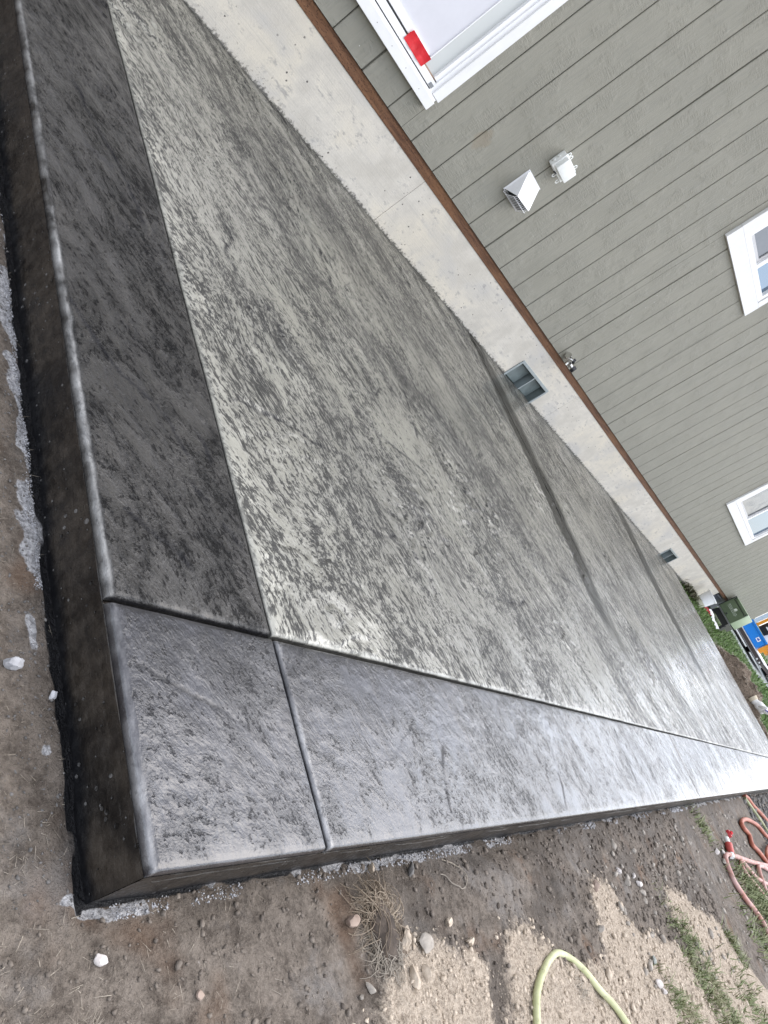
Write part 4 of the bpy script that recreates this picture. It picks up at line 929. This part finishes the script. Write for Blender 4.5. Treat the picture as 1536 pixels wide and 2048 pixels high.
cp = thing('hose_coupling', 'red and white hose coupling lying by the pink hose bend', 'coupling', (3.66, -.222, gz(3.66, -.222)), rz=.5)
MB().cyl((-.05, 0, .016), (.01, .012, .018), .016, .018, 12).put('coupling_body', plain('faded_red_plastic', (.42, .07, .06), .5), cp, True)
MB().cyl((.01, .012, .018), (.05, .02, .018), .012, .012, 10).put('coupling_collar', M_PVC, cp, True); MB().cyl((-.07, -.006, .016), (-.05, 0, .016), .011, .014, 10).put('coupling_tip', M_PVC, cp, True)

# ------------------------------------------------------------------ beyond the far end of the slab
def lawn_pts(n, xr, yr, seed, keep=None):
    d = np.random.default_rng(seed); x = xr[0] + (xr[1] - xr[0]) * d.random(n) ** 1.5; y = yr[0] + (yr[1] - yr[0]) * d.random(n)
    if keep is not None: k = keep(x, y); x, y = x[k], y[k]
    return np.stack([x, y, ground_h(x, y) - .004], -1)
P = lawn_pts(15000, (9.75, 17.0), (.2, 4.6), 101, lambda x, y: (np.hypot((x - 9.95) / .45, (y - 1.25) / .65) > 1) & ~((x > 9.3) & (x < 14.4) & (y > 2.72)))
tag(link('lawn', blade_mesh('lawn', P, .075, .011, .6, 102, .7), M_LAWN), 'green lawn beyond the far end of the slab', kind='stuff')
P = lawn_pts(9000, (16, 40), (-3, 12), 103, lambda x, y: ~((x < 23) & (y > 2.2)))
tag(link('lawn', blade_mesh('lawn', P, .12, .03, .6, 104, .7), M_LAWN), 'far part of the green lawn', kind='stuff')
# sod mound
th = np.linspace(0, 1, 46); ss = np.linspace(-1, 1, 20); T, Sg = np.meshgrid(th, ss)
mx = 9.90 + .12 * np.sin(T * 3.0) * .6; my = 1.86 - 1.62 * T
hh = np.interp(T, [0, .08, .2, .35, .5, .58, .66, .75, .9, 1], [.0, .08, .20, .235, .23, .17, .085, .07, .05, .0]); wd_ = np.interp(T, [0, .1, .3, .5, .7, 1], [.10, .22, .30, .30, .20, .10])
mz = -.085 + hh * (1 - Sg ** 2) ** .75 * (1 + .6 * fbm(T * 9, Sg * 2.5, 3, 151)) + .012 * fbm(T * 40, Sg * 9, 3, 152)
MX = mx + Sg * wd_ + .03 * fbm(T * 12, Sg * 3, 3, 153); MY = my + .03 * fbm(T * 12 + 5, Sg * 3, 3, 154)
sod = thing('sod_mound', 'brown mound of dug up sod along the far end of the slab', 'soil mound', (0, 0, 0))
link('mound_soil', grid_mesh('mound_soil', MX, MY, mz), stone_material('dug_sod', (.070, .050, .036), (.23, .18, .135)), sod)
d = np.random.default_rng(155); ii = d.integers(0, 20, 5200); jj = d.integers(2, 44, 5200)
P = np.stack([MX[ii, jj] + d.normal(size=5200) * .012, MY[ii, jj] + d.normal(size=5200) * .012, mz[ii, jj] - .004], -1)
tag(link('mound_straw', blade_mesh('mound_straw', P, .045, .007, 1.0, 156, 1.2, .4), M_STRAW, sod), kind='stuff')
# weed
wp = thing('weed', 'olive brown weed growing against the far end of the foundation', 'weed', (10.25, 2.60, gz(10.25, 2.6)))
d = np.random.default_rng(161); n = 620; P = np.stack([d.normal(size=n) * .11, d.normal(size=n) * .055, d.random(n) * .07], -1)
link('leaves', blade_mesh('leaves', P, .07, .012, .8, 162, .9), grass_material('weed_leaf', (.045, .05, .022), (.10, .095, .05), (.08, .065, .035)), wp)
# bucket
bk = thing('bucket', 'small white bucket standing by the weed at the far foundation', 'bucket', (10.75, 2.545, gz(10.75, 2.545)))
bk.rotation_euler = (.0, .12, 0)
MB().cyl((0, 0, .07), (0, 0, .225), .088, .102, 24).put('bucket_body', M_HOODWHITE, bk, True)
MB().cyl((0, 0, 0), (0, 0, .07), .068, .086, 24).put('bucket_base', plain('cream_plastic', (.62, .59, .48), .5), bk, True)
MB().cyl((0, 0, .215), (0, 0, .232), .108, .108, 24).put('bucket_rim', M_HOODWHITE, bk, True)
# crumpled red and white wrapper
rg = thing('plastic_wrapper', 'crumpled red and white plastic wrapper on the grass beside the bucket', 'wrapper', (0, 0, 0))
def ribbon(pts, wd, seed):
    d = np.random.default_rng(seed); P = spline(pts, 5); v = []; f = []
    for k, q in enumerate(P):
        a = d.normal() * .5; v += [(q.x - .5 * wd * math.cos(a) * .4, q.y + .5 * wd * .3, q.z - .5 * wd * math.sin(a) * .6), (q.x + .01, q.y + .01 * d.normal(), q.z + .014 + .01 * d.random()), (q.x + .5 * wd * math.cos(a), q.y - .5 * wd * .3, q.z + .5 * wd)]
    for k in range(len(P) - 1):
        b = 3 * k; f += [(b, b + 1, b + 4, b + 3), (b + 1, b + 2, b + 5, b + 4)]
    return pydata('ribbon', v, f, True)
o = link('red_piece', ribbon([(10.9, 2.50, .035), (10.95, 2.45, .055), (10.98, 2.40, .05), (10.98, 2.36, .045)], .07, 3), plain('red_film', (.55, .05, .06), .4), rg)
o = link('white_piece', ribbon([(10.95, 2.44, .08), (10.98, 2.37, .075), (11.0, 2.31, .05), (11.0, 2.24, .05), (11.0, 2.16, .04)], .05, 4), M_HOODWHITE, rg)
# green bin
gb = thing('storage_bin', 'dark green lidded bin with pale green side standing on the grass by the house corner', 'bin', (12.0, 2.515, gz(12.0, 2.5)), rz=-.06)
M_GB = plain('dark_green_plastic', (.11, .15, .085), .45, var=.15, scale=10); M_GP = plain('pale_green_plastic', (.34, .43, .28), .45, var=.06)
z0 = .20 - .0; bw_ = .335
B = lambda mb, n, m, s=False: mb.put(n, m, gb, s)
B(MB().box(.012, .44, -bw_ / 2, bw_ / 2, .21, .50, .012), 'bin_body', M_GP, True)
B(MB().box(0, .011, -bw_ / 2 + .004, bw_ / 2 - .004, .215, .445, .004), 'front_panel', M_GB)
B(MB().box(-.006, .012, -bw_ / 2 + .03, bw_ / 2 - .03, .450, .495, .012), 'lid_grip', M_GB, True)
B(MB().box(-.003, .0105, -bw_ / 2 + .012, bw_ / 2 - .012, .443, .450).box(-.003, .0105, bw_ / 2 - .024, bw_ / 2 - .014, .452, .497).box(-.003, .0105, -bw_ / 2 + .014, -bw_ / 2 + .024, .452, .497).box(.0, .02, bw_ / 2, bw_ / 2 + .008, .20, .50), 'rim_seal', M_DARK)
B(MB().box(-.012, .02, -bw_ / 2, bw_ / 2, .190, .209, .003), 'axle_bar', plain('dull_steel', (.22, .22, .23), .4, .5))
B(MB().box(.03, .42, -bw_ / 2 + .02, bw_ / 2 - .02, .10, .188), 'under_frame', M_DARK)
for sy in (-1, 1): B(MB().cyl((.10, sy * .16, .075), (.10, sy * .12, .075), .075, n=20), 'wheel', M_DARK, True)
B(MB().box(-.010, .0, -.015, .012, .232, .255, .002), 'latch', M_DARK)
lt = MB(); dd = np.random.default_rng(5)
for r_, zz in enumerate((.352, .335, .318)):
    yy = .115 - r_ * .004
    while yy > -.085:
        L = .008 + .016 * dd.random(); lt.box(-.0022, -.0006, yy - L, yy, zz, zz + .008); yy -= L + .006
B(lt, 'lettering', plain('faded_white_print', (.5, .55, .47), .6))
B(MB().cyl((-.0008, -.012, .385), (-.0026, -.012, .385), .022, n=20).box(-.0032, -.0004, -.03, .01, .362, .374), 'round_emblem', plain('white_print', (.70, .73, .66), .5))
# dark tote in the recess
tt = thing('plastic_tote', 'dark blue grey tote in the recess between foundation and green bin', 'tote', (11.9, W + .12, gz(11.9, 2.8)))
MB().box(-.25, .25, -.11, .12, 0, .27, .02).put('tote_body', plain('slate_plastic', (.05, .058, .075), .5), tt, True); MB().box(-.262, .262, -.125, .132, .262, .285, .006).put('tote_lid', plain('slate_lid', (.065, .07, .085), .5), tt, True)
# driveway strip, trailer and machine
pad = MB().box(16.8, 24, 2.2, 9, -.4, .004).put('driveway', plain('pale_driveway_concrete', (.20, .22, .22), .8, var=.15, scale=6)); tag(pad, 'pale concrete driveway strip past the lawn', kind='structure')
M_BLUE = plain('blue_paint', (.012, .20, .62), .35, var=.06); M_ORG = plain('orange_paint', (.75, .30, .03), .4, var=.05); M_BRN = plain('dark_brown_deck', (.055, .042, .04), .7, var=.3)
tl = thing('trailer', 'low dark trailer deck with white edge and two pale lamps', 'trailer', (18.2, 2.95, .02))
Tt = lambda mb, n, m, s=False: mb.put(n, m, tl, s)
Tt(MB().box(0, .05, -.43, 1.2, .07, .175, .004), 'deck_beam', M_BRN); Tt(MB().box(-.002, 2.2, -.44, 1.2, .178, .192, .002), 'deck_edge', plain('worn_white_edge', (.6, .6, .62), .5))
Tt(MB().box(.052, 2.2, -.42, 1.2, .10, .176), 'deck', M_BRN); Tt(MB().box(-.01, 0, -.43, 1.0, .085, .098), 'lower_rail', plain('grey_rail', (.25, .26, .27), .5))
for yy in (-.40, -.31): Tt(MB().box(-.02, -.002, yy, yy + .035, .105, .135, .003), 'marker_lamp', M_HOODWHITE)
for sy in (.1, 1.0): Tt(MB().cyl((1.2, sy, .10), (1.2, sy + .12, .10), .12, n=24), 'wheel', M_DARK, True)
mc = thing('yard_machine', 'blue and orange machine with a white tank on the low trailer', 'machine', (18.5, 2.95, .214))
Q = lambda mb, n, m, s=False: mb.put(n, m, mc, s)
Q(MB().box(0, .5, -.03, .56, .005, .235, .006), 'blue_panel', M_BLUE); Q(MB().box(-.02, .5, -.05, .58, .236, .275, .006), 'blue_rim', M_BLUE)
Q(MB().box(-.006, -.001, .07, .17, .11, .19, .001), 'white_decal', M_HOODWHITE); Q(MB().box(-.0085, -.0063, .09, .15, .13, .165).box(-.0085, -.0063, .10, .12, .168, .182), 'decal_mark', plain('navy_print', (.02, .06, .35), .5))
Q(MB().box(.02, .08, -.16, -.055, .02, .50, .01).box(.03, .3, -.22, -.15, .10, .20, .01), 'orange_frame', M_ORG); Q(MB().box(.0, .06, .40, .46, .28, .75, .01).box(.02, .07, .26, .42, .66, .75, .01), 'orange_arm', M_ORG)
Q(MB().cyl((.22, .05, .28), (.22, .05, .58), .15, .12, 24), 'white_tank', M_HOODWHITE, True)
Q(MB().box(.12, .6, .12, .40, .29, .62, .03), 'black_engine', M_DARK, True); Q(MB().box(.09, .12, .22, .31, .42, .45, .003), 'white_label', M_HOODWHITE)
Q(MB().box(-.03, .03, .47, .56, .28, .80, .006), 'pale_upright', plain('pale_blue_metal', (.50, .60, .70), .4))
Q(MB().box(-.0, .5, -.36, -.17, .205, .26, .01), 'white_fender', M_HOODWHITE)
tk = thing('parked_truck', 'black vehicle parked beyond the trailer at the right edge of the photo', 'vehicle', (21.5, 2.4, -.05))
Kk = lambda mb, n, m, s=False: mb.put(n, m, tk, s)
M_BLK = plain('black_car_paint', (.012, .013, .018), .25, var=.1)
Kk(MB().box(0, 4.6, -1.3, .55, .28, 1.0, .06), 'body', M_BLK, True); Kk(MB().box(1.2, 3.6, -1.2, .45, 1.0, 1.65, .14), 'cab', M_BLK, True)
Kk(MB().box(-.06, .02, -1.28, .53, .25, .42, .02), 'bumper', M_DARK, True); Kk(MB().box(-.012, .0, -.6, -.1, .62, .75), 'number_plate', M_HOODWHITE)
for wx in (.9, 3.7):
    for wy in (-1.34, .38): Kk(MB().cyl((wx, wy, .34), (wx, wy + .22, .34), .34, n=28), 'wheel', M_DARK, True)
for wy in (-1.25, .35): Kk(MB().box(-.01, .03, wy, wy + .14, .70, .9, .01), 'tail_lamp', plain('dark_red_lamp', (.12, .01, .01), .25))
# pale work glove on the mound's tail
gl = thing('work_glove', 'white work glove with blue violet stripes lying on the sod mound', 'glove', (9.78, .88, .03))
gl.scale = (1.25, 1.1, 1.45)
M_GW = plain('white_knit', (.74, .73, .70), .8, var=.12, scale=60, bump=.003); M_GPU = plain('violet_stripe', (.12, .10, .34), .6)
g = MB(); g.tube(spline([(0, .10, .02), (0, .05, .035), (.01, -.01, .045), (.01, -.05, .05)], 4), [.030] * 4 + [.038] * 4 + [.040] * 4 + [.032], 12); g.put('palm', M_GW, gl, True)
for k, (dx_, ln_, bz) in enumerate(((-.03, .075, .5), (-.01, .09, .75), (.012, .085, .9), (.034, .065, .6))):
    MB().tube(spline([(dx_, -.045, .05), (dx_ * 1.3, -.045 - ln_ * .5, .055 + bz * .03), (dx_ * 1.4, -.045 - ln_, .06 + bz * .07)], 4), [.013] * 8 + [.008], 8).put('finger', M_GW, gl, True)
    MB().tube(spline([(dx_ - .012, -.03, .062), (dx_ * 1.3 - .012, -.045 - ln_ * .5, .066 + bz * .032), (dx_ * 1.4 - .01, -.045 - ln_ * .85, .066 + bz * .06)], 3), .005, 6).put('stripe', M_GPU, gl, True)
MB().tube(spline([(-.03, .02, .04), (-.055, -.005, .06), (-.06, -.03, .085)], 4), [.014] * 8 + [.009], 8).put('thumb', M_GW, gl, True)
MB().tube([(0, .10, .02), (.0, .14, .018)], [.036, .040], 12).put('cuff', plain('cream_cuff', (.55, .48, .36), .8), gl, True)
